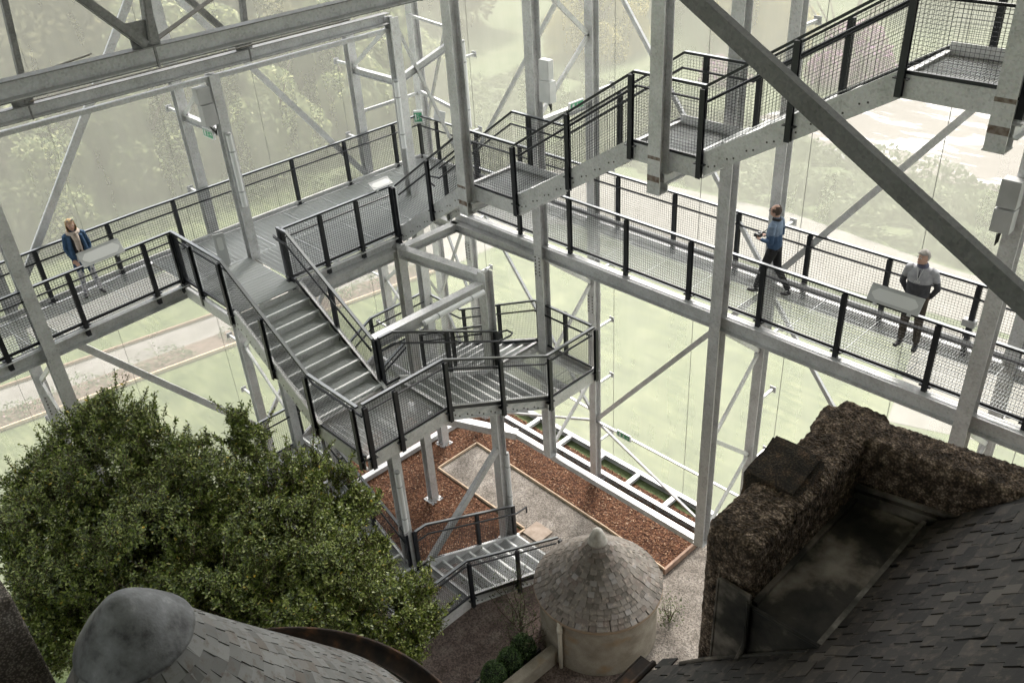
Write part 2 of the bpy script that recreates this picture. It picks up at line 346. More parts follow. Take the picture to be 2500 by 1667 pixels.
# B side (runs along Y, right-hand walkway)
names_b = {16.0: "at the far corner, right of the green box sign", 11.8: "middle of the right-hand wall, behind the pair of white junction boxes", 7.45: "behind the walking man in blue", 3.15: "right of the man in the grey jumper", -1.15: "beyond the frame on the right"}
for y, nm in names_b.items():
    t = column(OUT_X, y, 0, HB, 'x', f"outer galvanised column with screen brackets {nm}", .2)
    bracket_set(t, 'x', zs_b); splice(t, 'x', 5.35 if y != 7.45 else 13.2)
for y, nm in {11.8: "carrying two white junction boxes, from the bark bed past the walkway", 7.45: "in front of the right-hand walkway, left of the walking man", 3.15: "at the right edge crossing the walkway rail by the man in grey"}.items():
    t = column(IN_X - .02, y, 1.9 if y > 4 else 0, HB, 'x', f"inner galvanised column {nm}", .22)
    if y > 8: splice(t, 'x', 5.1, .22)
    elif y > 4: splice(t, 'x', 11.15, .22)
# A side
for x, nm in {3.2: "by the slanting brace at the far left", 7.55: "behind the column at the stair platform", 11.8: "third along the left wall near the corner", -1.2: "beyond the frame on the left"}.items():
    t = column(x, OUT_Y, 0, HB, 'y', f"outer galvanised column with screen brackets {nm}", .2); bracket_set(t, 'y', zs_b); splice(t, 'y', 5.3)
column(OUT_X + .25, OUT_Y - .05, 0, HB, 'x', "tall outer corner column where both mesh walls meet", .22)
column(3.2, 15.9, 0, 11.3, 'y', "inner column at the left edge crossing the left walkway beside the woman", .22)
column(7.53, 16.0, 0, 11.3, 'y', "inner column standing on the walkway at the head of the stair, with a tube light", .2)
column(11.75, 15.95, 0, 11.5, 'y', "inner corner column rising through the walkway corner with a tube light", .22)
# hanging columns beside the upper stair
for y, z0, nm in ((11.97, 8.75, "hanging beside the lowest landing of the upper stair, centre top of view"), (7.57, 10.33, "hanging beside the middle landing of the upper stair"), (3.07, 12.0, "hanging at the top right beside the highest landing")):
    column(10.05, y, z0, HB, 'x', f"galvanised column {nm}", .22, group="columns hung from the roof beside the upper stair")
# stair core columns
column(10.07, 14.42, 0, 7.3, 'y', "stair core column under the walkway corner, foot in the bark bed", .2, group="columns of the stair core")
column(10.36, 12.0, 0, 7.35, 'x', "stair core column with its top free beside the tube light, foot at the path edge", .22, group="columns of the stair core")
column(7.55, 12.0, 0, 5.95, 'y', "stair core column beneath the first landing with a white tube light", .2, group="columns of the stair core")
column(7.5, 14.5, 0, 7.3, 'y', "stair core column hidden behind the bush under the stair head", .2, group="columns of the stair core")
def beam(p, q, label, w=.16, h=.22, kind='H', up=(0, 0, 1), m=GALV, name="steel_beam", cat="steel beam", group=None, side=1):
    s = MB()
    if kind == 'H': s.H(p, q, w, h, up)
    elif kind == 'C': s.C(p, q, w, h, up, side=side)
    elif kind == 'L':
        s.seg(p, q, .012, h, up, 0, (w / 2, 0)); s.seg(p, q, w, .012, up, 0, (0, -h / 2))
    else: s.seg(p, q, w, h, up)
    return s.obj(name, m, label=label, cat=cat, group=group)
# walkway edge beams
beam((-3, 15.53, 7.33), (6.1, 16.1, 7.33), "edge beam under the inner rail of the left walkway", .14, .26, 'C', side=-1)
beam((-3, 17.0, 7.33), (6.1, 17.62, 7.33), "edge beam under the outer rail of the left walkway", .12, .24, 'C', side=1)
beam((6.1, 17.62, 7.33), (13.5, 17.62, 7.33), "edge beam under the outer rail behind the wide walkway", .12, .24, 'C', side=1)
beam((7.5, 14.46, 7.31), (10.2, 14.46, 7.31), "edge beam from the stair head to the walkway corner", .12, .28, 'C', side=-1)
beam((6.0, 16.0, 7.33), (6.0, 14.2, 7.33), "short edge beam on the left side of the stair head platform", .1, .22, 'C')
beam((11.86, 14.6, 7.27), (11.86, -3, 7.27), "heavy inner edge beam of the right-hand walkway", .2, .3, 'H')
beam((13.44, 17.6, 7.3), (13.44, -3, 7.3), "outer edge beam of the right-hand walkway", .14, .24, 'H')
beam((10.07, 14.3, 7.15), (10.36, 12.15, 7.15), "short beam joining two stair core columns below the walkway corner", .2, .24)
beam((9.9, 14.42, 7.13), (7.6, 14.42, 7.13), "long beam running left from the core column under the walkway edge", .2, .24)
beam((10.2, 11.98, 7.05), (7.5, 11.98, 7.05), "beam with a tube light along its face above the second stair flight", .18, .24)
beam((11.75, 14.46, 7.1), (10.2, 14.46, 7.1), "short beam under the start of the upper stair", .2, .2)
beam((11.7, 15.8, 7.1), (11.8, 12, 7.1), "beam below the inner corner of the two walkways", .16, .2)
# portal beams
T2Y = 16.0
# trusses: two visible bottom chords with webs
def truss(y, z, x0, x1, nodes, label, dz=2.6, yb=None):
    t = thing("roof_truss", label, "roof truss", "roof trusses overhead")
    s = MB(); s.C((x0, y, z + .12), (x1, y, z + .12), .16, .215, side=-1); s.obj("bottom_chord", GALV, t); s = MB(); s.box((x0, y - .085, z + .215), (x1, y + .085, z + .229)); s.box((x0, y - .085, z + .0), (x1, y + .085, z + .010)); s.obj("flange", DULL0, t)
    s = MB(); s.seg((x0, y, z + dz), (x1, y, z + dz), .16, .2); s.obj("top_chord", GALV, t)
    for xn in nodes:
        s = MB(); s.box((xn - .22, y - .012, z + .22), (xn + .12, y + .012, z + .52)); s.obj("gusset_plate", DULL0, t)
        s = MB(); s.box((xn - .012, y - .1, z - .01), (xn + .012, y - .07, z + .23)); s.obj("stiffener", DULL0, t)
        s = MB(); s.C((xn + .02, y, z + .25), (xn + .28, y + .02, z + dz - .1), .09, .1, (0, 1, 0)); s.obj("post", DULL0, t)
        s = MB(); s.C((xn - .06, y, z + .25), (xn - 1.9, y + .02, z + dz - .1), .1, .1, (0, 1, 0)); s.obj("diagonal", DULL0, t)
    for xn in nodes[:-1]:
        xm = (xn + nodes[1]) / 2
    return t
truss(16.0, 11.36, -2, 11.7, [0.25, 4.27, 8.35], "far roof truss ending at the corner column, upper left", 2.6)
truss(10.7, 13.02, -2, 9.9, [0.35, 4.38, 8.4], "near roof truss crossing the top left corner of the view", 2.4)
beam((-2, 16.0, 11.24), (11.7, 16.0, 11.24), "pale box beam just under the far roof truss", .1, .08, 'B', m=GALVB)
# horizontal flat-bar wind braces between the trusses
for (a, b, nm) in (((4.38, 10.75, 13.25), (8.3, 14.5, 13.3), "from the near truss node towards the corner"), ((4.3, 16.0, 11.62), (8.2, 12.2, 12.6), "from the far truss node running up to the right"), ((0.4, 16, 11.62), (4.3, 12.5, 12.9), "at the far left behind the near truss")):
    beam(a, b, f"brown stained flat brace {nm}", .09, .012, 'B', m=noisy("stained_steel", [(.3, (.07, .06, .04)), (.7, (.16, .14, .11))], 4, .7), name="flat_brace", cat="brace", group="flat braces between the trusses")
def brace(p, q, label, w=.11, m=GALV, kind='B', group="diagonal braces of the outer walls", th=.06, up=(0, 0, 1)):
    return beam(p, q, label, th, w, kind, up, m, "diagonal_brace", "steel brace", group)
yo = 17.7
brace((3.2, yo, 7.5), (7.5, yo, 13.1), "long diagonal brace rising at the left of the far wall, behind the woman", .15)
brace((7.6, yo, 12.9), (11.75, yo, 7.5), "diagonal brace descending to the walkway near the corner", .13)
brace((3.3, yo, 7.3), (7.5, yo, 2.1), "diagonal brace descending beneath the left walkway over the garden", .15)
brace((7.6, yo, 2.2), (11.8, yo, 7.3), "diagonal brace behind the stair core under the far walkway", .1)
brace((7.6, 18.0, 13.0), (3.3, 18.0, 18.5), "upper diagonal brace at the top left of the far wall", .12)
xo = 13.42
brace((xo, 16.0, 7.4), (xo, 11.85, 13.0), "diagonal brace left of the white junction boxes", .09)
brace((xo, 7.5, 7.5), (xo, 11.75, 13.0), "thin diagonal brace at the top behind the central hanging column", .08)
brace((xo, 7.4, 7.5), (xo, 3.2, 13.0), "diagonal brace over the white-flowered ground at upper right", .11)
brace((xo, 15.9, 7.2), (xo, 11.85, 2.1), "bright diagonal brace dropping from the corner to the bark bed", .07, GALVB)
brace((xo, 7.5, 7.2), (xo, 11.75, 2.0), "long diagonal brace across the pale lawn left of the inner column", .11)
brace((xo, 7.4, 7.2), (xo, 3.2, 2.0), "narrow diagonal brace running down to the stone parapet", .08)
brace((xo, 11.75, 1.95), (xo, 7.5, .15), "thin white rod brace down to the ladder frame", .045, GALVB)
brace((xo, 11.75, 1.95), (xo, 7.5, 1.95), "thin horizontal rod at waist height past the low exit sign", .035, GALVB)
brace((xo, 11.8, 1.95), (xo, 15.9, .2), "thin white rod from the middle column to the corner foot", .05, GALVB)
brace((xo, 11.75, 2.2), (xo, 14.5, 2.35), "thin stained rod left of the middle column", .035)
# big dark brace in front of everything (roof level down to the lower right)
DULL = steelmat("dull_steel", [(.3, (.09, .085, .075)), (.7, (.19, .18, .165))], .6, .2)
a_ = Vector((6.63, 4.65, 13.98)); b_ = Vector((6.07, 1.46, 12.47)); d_ = b_ - a_
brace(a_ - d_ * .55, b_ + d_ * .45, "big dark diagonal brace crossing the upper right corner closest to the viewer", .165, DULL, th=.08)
# frames joining inner and outer columns: zigzag lacing
def lacing(kind, pos, nodes, nm, horiz=()):
    t = thing("frame_lacing", f"zigzag flat-bar lacing {nm}", "lacing", "lacing between inner and outer columns")
    def pt(side, z):
        if kind == 'x': return (IN_X + .1 if side == 0 else OUT_X - .1, pos, z)
        return (pos, IN_Y + .1 if side == 0 else OUT_Y - .1, z)
    for (a, za), (b, zb) in zip(nodes[:-1], nodes[1:]):
        s = MB(); s.seg(pt(a, za), pt(b, zb), .05, .085); s.obj("lacing_bar", GALV, t)
    for zh in horiz:
        s = MB(); s.H(pt(0, zh), pt(1, zh), .12, .15); s.obj("strut", GALVB, t)
    return t
low = [(0, 7.05), (1, 5.9), (0, 4.55), (1, 3.3), (0, 2.1)]
hi = [(0, 12.6), (1, 11.35), (0, 10.15), ]
lacing('x', 11.8, low, "under the walkway beside the stair, middle frame", ()); lacing('x', 11.8, hi, "above the walkway by the white junction boxes", (10.0,))
lacing('x', 7.45, low, "below the walking man, in the frame before the parapet", ())
lacing('x', 3.15, low, "at the right edge above the stone parapet", ()); lacing('x', 3.15, hi, "at top right beyond the upper stair", ())
lacing('y', 7.54, [(0, 11.3), (1, 10.2)], "by the grey speaker boxes on the stair-head column", (10.15,))
lacing('y', 11.78, [(0, 11.3), (1, 10.2)], "by the corner tube light", (10.1,))
lacing('y', 3.2, [(0, 7.0), (1, 5.9), (0, 4.6), (1, 3.3)], "at far left under the walkway", ())
lacing('y', 7.54, [(1, 7.0), (0, 5.9), (1, 4.6), (0, 3.3)], "left of the long stair flight", ())
lacing('y', 11.78, [(1, 7.0), (0, 5.9), (1, 4.6), (0, 3.3), (1, 2.1)], "behind the stair core", ())
# corner cross bracing and struts
brace((11.9, 15.95, 11.2), (13.4, 15.95, 7.6), "white corner brace sloping down left of the corner", .06, GALVB)
beam((11.85, 16.0, 10.15), (13.4, 16.0, 10.6), "white horizontal strut in the far corner, upper one", .1, .16, 'H', m=GALVB, cat="steel beam")
brace((13.42, 15.9, 11.6), (13.62, 17.6, 8.2), "slim bright rod crossing the far corner", .06, GALVB)
brace((11.85, 17.7, 9.1), (13.6, 17.7, 9.1), "pale strut between the far wall column and the corner", .07, GALVB)
brace((13.5, 17.5, 9.2), (13.42, 15.9, 9.0), "pale strut between corner column and the right wall", .07, GALVB)
brace((13.5, 17.6, 11.0), (13.42, 15.9, 10.9), "thin upper strut at the far corner", .06, GALVB)
for i, (za, zb, nm) in enumerate(((6.6, 3.4, "upper"), (3.6, 6.4, "crossing"), (3.2, .4, "lower"))):
    brace((13.5, 17.5, za), (13.42, 16.0, zb), f"white {nm} brace of the far corner below the walkway", .06, GALVB)
    brace((11.85, 17.7, za), (13.5, 17.7, zb), f"pale {nm} brace on the left wall of the far corner below the walkway", .06, GALVB)
# low rails and ground ladders
beam((11.85, 13.6, 1.8), (11.85, 7.5, 1.78), "low galvanised channel beam over the bark bed from the middle column to the right", .14, .14, 'C', m=GALVB)
beam((10.5, 15.6, 2.0), (11.85, 13.0, 1.8), "slanting low beam behind the core column", .2, .2, 'C')
beam((6.9, 16.35, .1), (12.9, 16.25, .1), "white ground beam across the bark behind the core columns", .16, .14, 'B', m=GALVB)
def ladder(axis, a, b, c0, c1, step, label):
    t = thing("ground_frame", label, "steel frame", "ladder-like ground frames of the outer wall")
    for c in (c0, c1):
        s = MB(); p, q = ((c, a, .09), (c, b, .09)) if axis == 'y' else ((a, c, .09), (b, c, .09)); s.C(p, q, .12, .15, side=1); s.obj("rail", GALVB, t)
    x = a + .6
    while x < b:
        s = MB(); p, q = ((c0 + .07, x, .1), (c1 - .07, x, .1)) if axis == 'y' else ((x, c0 + .07, .1), (x, c1 - .07, .1)); s.seg(p, q, .12, .1); s.obj("rung", GALVB, t); x += step
ladder('y', -4, 16.6, 13.62, 14.25, 1.2, "white ladder-like ground frame along the foot of the right mesh wall")
ladder('x', -10, 13.4, 17.9, 18.5, 1.2, "white ladder-like ground frame along the foot of the left mesh wall")
# slanting braces near the lowest stair
brace((7.9, 11.95, 1.0), (10.25, 11.95, 2.9), "pale channel brace rising behind the lowest stair flight to the core column", .16, GALVB, group="braces of the stair core", th=.1)
brace((7.6, 14.4, 1.8), (7.6, 12.1, .9), "pale brace behind the rail of the hidden stair flight", .12, GALVB, group="braces of the stair core", th=.1)

# ------------------------------------------------------------------ grating decks
_gc = {}
def grating(L, W, along='x', step=.036, hgt=.022):
    """panel L (x) by W (y), origin at corner, top at z=0"""
    key = (round(L, 3), round(W, 3), along, step, hgt)
    if key in _gc: return _gc[key]
    s = MB()
    if along == 'x':
        n = int(W / step)
        for i in range(n + 1):
            y = W * i / n; s.box((0, y - .002, -hgt), (L, y + .002, 0))
        n = max(1, int(L / .1))
        for i in range(n + 1): s.box((L * i / n - .003, 0, -.010), (L * i / n + .003, W, -.003))
    else:
        n = int(L / step)
        for i in range(n + 1):
            x = L * i / n; s.box((x - .002, 0, -hgt), (x + .002, W, 0))
        n = max(1, int(W / .1))
        for i in range(n + 1): s.box((0, W * i / n - .003, -.010), (L, W * i / n + .003, -.003))
    e = .006
    s.box((-.001, -e / 2, -hgt), (L, e / 2, .001)); s.box((0, W - e / 2, -hgt), (L, W + e / 2, .001)); s.box((-e / 2, 0, -hgt), (e / 2, W, .0015)); s.box((L - e / 2, 0, -hgt), (L + e / 2, W, .0015))
    _gc[key] = s.data("grating_panel", GRATE); return _gc[key]
def deck(t, x0, x1, y0, y1, z, nx, ny, along, step=.036, hgt=.022):
    L = (x1 - x0) / nx; W = (y1 - y0) / ny; g = .008
    me = grating(L - g, W - g, along, step, hgt)
    for i in range(nx):
        for j in range(ny):
            put("grating_panel", me, t, (x0 + i * L + g / 2, y0 + j * W + g / 2, z))
wk = thing("walkway", "left grated steel walkway running out to the left past the woman", "walkway", "grated walkways")
for i in range(9):
    L = 1.0; me = grating(L - .008, 1.42, 'y', .042, .02); x0 = 5.0 - i; o = put("grating_panel", me, wk, (x0, 16.17 + (x0 + .5 - 6) * .085 - .03, 7.5)); o.rotation_euler.z = .085
wk = thing("walkway", "wide grated steel walkway behind the stair head leading to the corner", "walkway", "grated walkways")
deck(wk, 6.0, 13.4, 16.1, 17.55, 7.5, 7, 1, 'x'); deck(wk, 7.5, 11.9, 14.5, 16.1, 7.5, 4, 1, 'x'); deck(wk, 11.9, 13.4, 14.5, 16.1, 7.5, 1, 1, 'x')
wk = thing("walkway", "right-hand grated steel walkway carrying the two men", "walkway", "grated walkways")
deck(wk, 11.96, 13.38, -3.0, 14.5, 7.5, 1, 17, 'x', .042, .018)
pf = thing("stair_platform", "grated platform at the head of the descending stair", "platform"); deck(pf, 6.06, 7.44, 14.2, 16.1, 7.5, 1, 2, 'y', .022, .032)
# toe plates
for (p, q, nm) in (((-3, 17.03, 7.55), (6.1, 17.57, 7.55), "outer edge of the left walkway"), ((6.1, 17.57, 7.55), (13.35, 17.57, 7.55), "outer edge of the wide walkway"), ((13.37, 17.5, 7.55), (13.37, -3, 7.55), "outer edge of the right-hand walkway")):
    s = MB(); s.seg(p, q, .02, .1); s.tube([Vector(p) + Vector((0, 0, .04)), Vector(q) + Vector((0, 0, .04))], .028, 8); s.obj("toe_plate", GALVB, label=f"bright steel toe strip along the {nm}", cat="toe plate", group="toe strips")

# ------------------------------------------------------------------ guard rails
H = 1.1
def rail(label, pts, posts, inward=(0, 0), hand=True, group="black guard rails with wire mesh", drop=.22, cap=True, z_h=1.1, off=0.):
    """pts: polyline of deck-edge points, posts: indices-free list of (seg, t)"""
    t = thing("guard_rail", label, "guard rail", group)
    pts = [Vector(p) for p in pts]; up = Vector((0, 0, 1)); inw = Vector((*inward, 0))
    def topline(dz, off): return [p + up * dz + inw * off for p in pts]
    tl = topline(z_h, 0)
    s = MB()
    for a, b in zip(tl[:-1], tl[1:]): s.seg(a, b, .06, .035)
    s.obj("top_rail", BLACK, t)
    s = MB()
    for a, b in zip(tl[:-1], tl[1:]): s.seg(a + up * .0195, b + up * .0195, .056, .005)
    s.obj("top_sheen", SHEEN, t)  # thin pale strip: sky sheen painted along the rail top
    s = MB()
    for a, b in zip(topline(.065, 0)[:-1], topline(.065, 0)[1:]): s.seg(a, b, .03, .055)
    s.obj("bottom_rail", BLACK, t)
    if hand:
        s = MB(); s.tube(topline(z_h - drop, .06), .021, 8); s.obj("handrail", BLACK, t)
    # posts
    P_ = []
    for (i, f) in posts:
        p = pts[i].lerp(pts[i + 1], f) if f else pts[i].copy()
        d = (pts[min(i + 1, len(pts) - 1)] - pts[min(i, len(pts) - 2)]); d.z = 0; d.normalize()
        P_.append((i + f, p)); p = p - inw * off
        s = MB(); n_ = Vector((-d.y, d.x, 0))
        s.obox(p + up * (z_h / 2 - .11), d * .040, n_ * .010, up * (z_h / 2 + .09)); s.obox(p + up * (z_h / 2 - .11) - n_ * .026, d * .012, n_ * .020, up * (z_h / 2 + .08)); s.obox(p + up * (z_h / 2 - .11) - n_ * .048, d * .040, n_ * .006, up * (z_h / 2 + .09))
        s.obox(p + up * .01, d * .09, n_ * .05, up * .008)
        s.obj("post", BLACK, t)
        s = MB()
        for z_ in (.35, .75): s.obox(p + up * z_ + n_ * .01, d * .008, n_ * .006, up * .008); s.obox(p + up * z_ - n_ * .01, d * .008, n_ * .006, up * .008)
        s.obj("bolt", GALVB, t)
    # wire mesh panels per polyline segment split at posts
    wr = .0021
    for i, (a, b) in enumerate(zip(pts[:-1], pts[1:])):
        ts = sorted(set([0., 1.] + [pp - i for pp, _ in P_ if 0 < pp - i < 1]))
        for t0, t1 in zip(ts[:-1], ts[1:]):
            p = a.lerp(b, t0); q = a.lerp(b, t1); Lh = math.hypot(q.x - p.x, q.y - p.y)
            if Lh < .1: continue
            s = MB(); nv = max(2, int(Lh / .05)); nh = 20; zt = z_h - .04
            for j in range(1, nv):
                r_ = p.lerp(q, j / nv); s.seg(r_ + up * .07, r_ + up * zt, wr * 2, wr * 2, (1, .3, 0))
            for j in range(nh + 1):
                z_ = .09 + (zt - .1) * j / nh; s.seg(p + up * z_, q + up * z_, wr * 2, wr * 2)
            s.obj("mesh_panel", BLACKM, t)
    return t
Z = 7.5
def at_x(xs, a, b): return [(0, (x - a) / (b - a)) for x in xs]
rail("outer black guard rail of the left walkway behind the woman", [(-3, 17.06, Z), (6.1, 17.6, Z), (13.42, 17.6, Z)],
     [(0, (x + 3) / 9.1) for x in (-1.9, -.45, 1.0, 2.45, 3.9, 5.35)] + [(1, (x - 6.1) / 7.32) for x in (6.78, 8.22, 9.68, 11.13, 12.6)] + [(2, 0)], (0, -1))
rail("inner black guard rail of the left walkway in front of the woman", [(-3, 15.55, Z), (6.05, 16.13, Z)], [(0, (x + 3) / 9.05) for x in (-.4, 1.08, 2.52, 3.95, 5.41)] + [(1, 0)], (0, 1))
rail("outer black guard rail of the right-hand walkway behind the men", [(13.42, 17.5, Z), (13.42, -3, Z)], [(0, (17.5 - y) / 20.5) for y in (16.88, 15.42, 13.97, 12.52, 11.1, 9.66, 8.2, 6.75, 5.3, 3.86, 2.4, .95)], (-1, 0))
rail("inner black guard rail of the right-hand walkway in front of the men", [(11.93, 14.1, Z), (11.93, -3, Z)], [(0, 0)] + [(0, (14.1 - y) / 17.1) for y in (12.53, 11.1, 9.66, 8.2, 6.74, 5.3, 3.84, 2.4, .95)], (1, 0))
rail("black guard rail from the stair head to the foot of the upper stair", [(7.46, 14.5, Z), (10.12, 14.5, Z)], [(0, .005), (0, .33), (0, .66), (1, 0)], (0, 1))
rail("left black guard rail of the stair head platform and first flight", [(6.03, 16.1, Z), (6.03, 14.2, Z), (6.03, 11.85, 6.08), (6.03, 10.42, 6.08)], [(0, 0), (0, .42), (1, 0), (1, .5), (2, 0), (2, .96)], (1, 0), off=.05)
rail("right black guard rail of the first descending flight", [(7.46, 14.62, Z), (7.46, 14.3, Z), (7.46, 11.9, 6.08)], [(0, 0), (1, .5), (2, 0)], (-1, 0), off=.05)
rail("outer black guard rail of the first landing, second flight and second landing", [(6.12, 10.42, 6.08), (7.85, 10.42, 6.08), (10.42, 10.42, 4.87), (11.83, 10.42, 4.87)], [(0, 0), (0, .36), (1, 0), (1, .5), (2, 0), (2, .99)], (0, 1), off=.05)
rail("inner black guard rail of the second flight", [(7.55, 11.85, 6.08), (7.85, 11.85, 6.08), (10.42, 11.85, 4.87)], [(0, 0), (1, .5), (2, 0)], (0, -1), off=.05)
rail("outer black guard rail of the second landing and third flight", [(11.85, 10.5, 4.87), (11.85, 12.12, 4.87), (11.85, 14.73, 3.65), (11.85, 16.1, 3.65)], [(0, .5), (1, 0), (1, .5), (2, 0), (2, .98)], (-1, 0), off=.05)
rail("inner black guard rail of the third flight", [(10.45, 12.0, 4.87), (10.45, 12.2, 4.87), (10.45, 14.6, 3.65)], [(0, 0), (1, .5), (2, 0)], (1, 0))
rail("outer black guard rail of the third landing and fourth flight", [(11.8, 16.12, 3.65), (10.15, 16.12, 3.65), (7.75, 16.12, 2.43), (6.1, 16.12, 2.43)], [(0, .02), (0, .38), (1, 0), (1, .5), (2, 0), (2, .6)], (0, -1))
rail("inner black guard rail of the fourth flight", [(10.2, 14.7, 3.65), (7.7, 14.7, 2.43)], [(0, 0), (0, .5), (1, 0)], (0, 1))
rail("outer black guard rail of the fifth flight behind the bush", [(6.03, 16.1, 2.43), (6.03, 14.4, 2.43), (6.03, 11.9, 1.2), (6.03, 10.42, 1.2)], [(0, 0), (1, 0), (2, 0)], (1, 0))
rail("inner black guard rail of the fifth flight beside the bush", [(7.5, 14.5, 2.43), (7.5, 14.3, 2.43), (7.5, 11.9, 1.2)], [(0, 0), (1, .5), (2, 0)], (-1, 0))
rail("inner black guard rail of the lowest flight over the bark bed", [(7.66, 11.82, 1.2), (7.95, 11.82, 1.2), (10.5, 11.82, -.02)], [(0, 0), (1, .56), (2, 0)], (0, -1), off=.05)
rail("outer black guard rail of the lowest flight ending behind the round tower", [(6.1, 10.4, 1.2), (7.85, 10.4, 1.2), (10.5, 10.4, -.1)], [(0, .2), (1, 0), (1, .5), (2, 0)], (0, 1), off=.05)
UP = [(14.42, 7.5), (12.05, 9.2), (10.74, 9.2), (8.16, 10.87), (6.91, 10.87), (4.27, 12.52), (2.95, 12.52), (.4, 14.15)]
rail("near black guard rail of the upper stair climbing to the right", [(10.2, y, z) for y, z in UP], [(0, .0), (0, .52), (2, 0), (2, .5), (3, 0), (4, 0), (4, .5), (5, 0), (6, 0), (6, .5)], (1, 0), off=.05)
rail("far black guard rail of the upper stair climbing to the right", [(11.42, y, z) for y, z in UP], [(0, .05), (0, .5), (1, .3), (2, .03), (2, .5), (3, .3), (4, .02), (4, .5), (5, .35), (6, 0)], (-1, 0), off=.05)
# bent returns of the round handrails
def ret(pts, label):
    s = MB(); s.tube(pts, .021, 8); o = s.obj("handrail_return", BLACK, label=label, cat="handrail", group="bent ends of the round handrails")
ret([(10.42, 11.79, 5.75), (10.75, 11.79, 5.73), (10.85, 11.84, 5.73), (10.85, 12.0, 5.73), (10.7, 12.06, 5.73), (10.5, 12.06, 5.73)], "looped handrail end at the second landing by the free column top")
ret([(10.5, 11.76, .86), (10.85, 11.76, .84), (10.85, 11.76, .66)], "hooked handrail end at the bottom of the lowest flight")
ret([(7.4, 14.3, 8.38), (7.4, 14.7, 8.4), (7.44, 14.78, 8.4), (7.5, 14.74, 8.3)], "hooked handrail end at the top of the first flight")
ret([(11.36, 14.4, 8.4), (11.36, 14.75, 8.36), (11.36, 14.8, 8.24), (11.36, 14.6, 8.16)], "looped handrail end at the foot of the upper stair")

# ------------------------------------------------------------------ stairs
_tc = {}
def tread_mesh(W, D, along, rise=.15):
    key = (round(W, 2), round(D, 3), along, round(rise, 3))
    if key in _tc: return _tc[key]
    # along = direction of travel 'x' or 'y'; local frame: travel +u, width +v
    s = MB()
    def bx(u0, u1, v0, v1, z0, z1, k=0):
        if along == 'x': s.box((u0, v0, z0), (u1, v1, z1), k)
        else: s.box((v0, u0, z0), (v1, u1, z1), k)
    n = int(D / .034)
    for i in range(n + 1): bx(D * i / n - .002, D * i / n + .002, 0, W, -.03, 0)
    n = int(W / .05)
    for i in range(n + 1): bx(0, D, W * i / n - .0025, W * i / n + .0025, -.010, -.002)
    bx(D - .012, D + .035, 0, W, -.004, .003, 1); bx(D + .028, D + .035, 0, W, -.04, -.004, 1)
    bx(-.006, .0, 0.01, W - .01, -.03, rise - .045, 2)
    bx(-.01, D + .03, 0, .006, -.06, 0); bx(-.01, D + .03, W - .006, W, -.06, 0)
    _tc[key] = s.data("tread", [GRATE, NOSE, GALV]); return _tc[key]
BOLT = mat('dark_bolt', (.09, .08, .07), .6, .3)
def flight(label, axis, sgn, a0, a1, c0, c1, z0, z1, n, group="stair flights"):
    """travel along axis from a0 (z0) to a1 (z1); c0..c1 is the width range; sgn = +-1 travel; going down when z1<z0"""
    t = thing("stair_flight", label, "stair", group)
    D = abs(a1 - a0) / (n - 1); rz = (z1 - z0) / n
    down = z1 < z0
    Wd = (c1 - c0) - .05
    me = tread_mesh(Wd, D, axis, abs(rz))
    for i in range(n - (1 if True else 0)):
        if down: z = z0 + rz * (i + 1); u = a0 + sgn * D * i
        else: z = z0 + rz * (i + 1); u = a0 + sgn * D * i
        face = sgn if down else -sgn         # the nosing looks downhill
        o = put("tread", me, t)
        if axis == 'x':
            if face > 0: o.location = (u if sgn > 0 else u - D, c0 + .025, z)
            else: o.location = (u + D if sgn > 0 else u, c0 + .025 + Wd, z); o.rotation_euler.z = math.pi
            if face < 0 and sgn > 0: o.location.x = u + D
        else:
            if face > 0: o.location = (c0 + .025, u if sgn > 0 else u - D, z)
            else:
                o.location = (c0 + .025 + Wd, (u + D) if sgn > 0 else u, z); o.rotation_euler.z = math.pi
    for k, c in enumerate((c0, c1)):
        s = MB(); e = .0
        def pt(a, z): return (a, c, z) if axis == 'x' else (c, a, z)
        dz = -.03
        s.C(pt(a0 - sgn * .02, z0 + dz), pt(a1 + sgn * .05, z1 + dz), .067, .30, side=(1 if k else -1) * (sgn if axis == 'x' else sgn))
        s.obj("stringer", GALV, t)
        s = MB(); o_ = .037 * (1 if k else -1)
        for i in range(n - 1):
            for e_ in (.25, .6):
                f_ = (i + e_ + .2) / n; a = a0 + (a1 - a0) * f_; z = z0 + (z1 - z0) * f_ - .09 - .03 * (e_ > .5)
                p_ = (a, c + o_, z) if axis == 'x' else (c + o_, a, z); s.box([v - .011 for v in p_], [v + .011 for v in p_])
        s.obj("bolt_heads", BOLT, t)
    return t
def landing(label, x0, x1, y0, y1, z, along, edges='xXyY', dep=.27):
    t = thing("stair_landing", label, "landing", "stair landings")
    deck(t, x0 + .03, x1 - .03, y0 + .03, y1 - .03, z, 1, 1, along)
    for e, (p, q) in dict(x=((x0, y0), (x0, y1)), X=((x1, y0), (x1, y1)), y=((x0, y0), (x1, y0)), Y=((x0, y1), (x1, y1))).items():
        if e in edges:
            s = MB(); s.C((*p, z - .085), (*q, z - .085), .06, dep, side=1 if e in 'Xy' else -1); s.obj("edge_beam", GALV, t)
    s = MB(); s.H(((x0 + x1) / 2, y0 + .05, z - .16), ((x0 + x1) / 2, y1 - .05, z - .16), .1, .16); s.obj("joist", GALV, t)
    return t
flight("first stair flight going down from the platform toward the viewer", 'y', -1, 14.18, 11.85, 6.03, 7.46, 7.5, 6.08, 9)
landing("first stair landing, lower centre of the view above the core column", 6.03, 7.85, 10.42, 11.85, 6.08, 'x')
flight("second stair flight descending to the right from the first landing", 'x', 1, 7.85, 10.42, 10.42, 11.85, 6.08, 4.87, 9)
landing("second stair landing at the right corner of the stair core", 10.42, 11.85, 10.42, 12.12, 4.87, 'x')
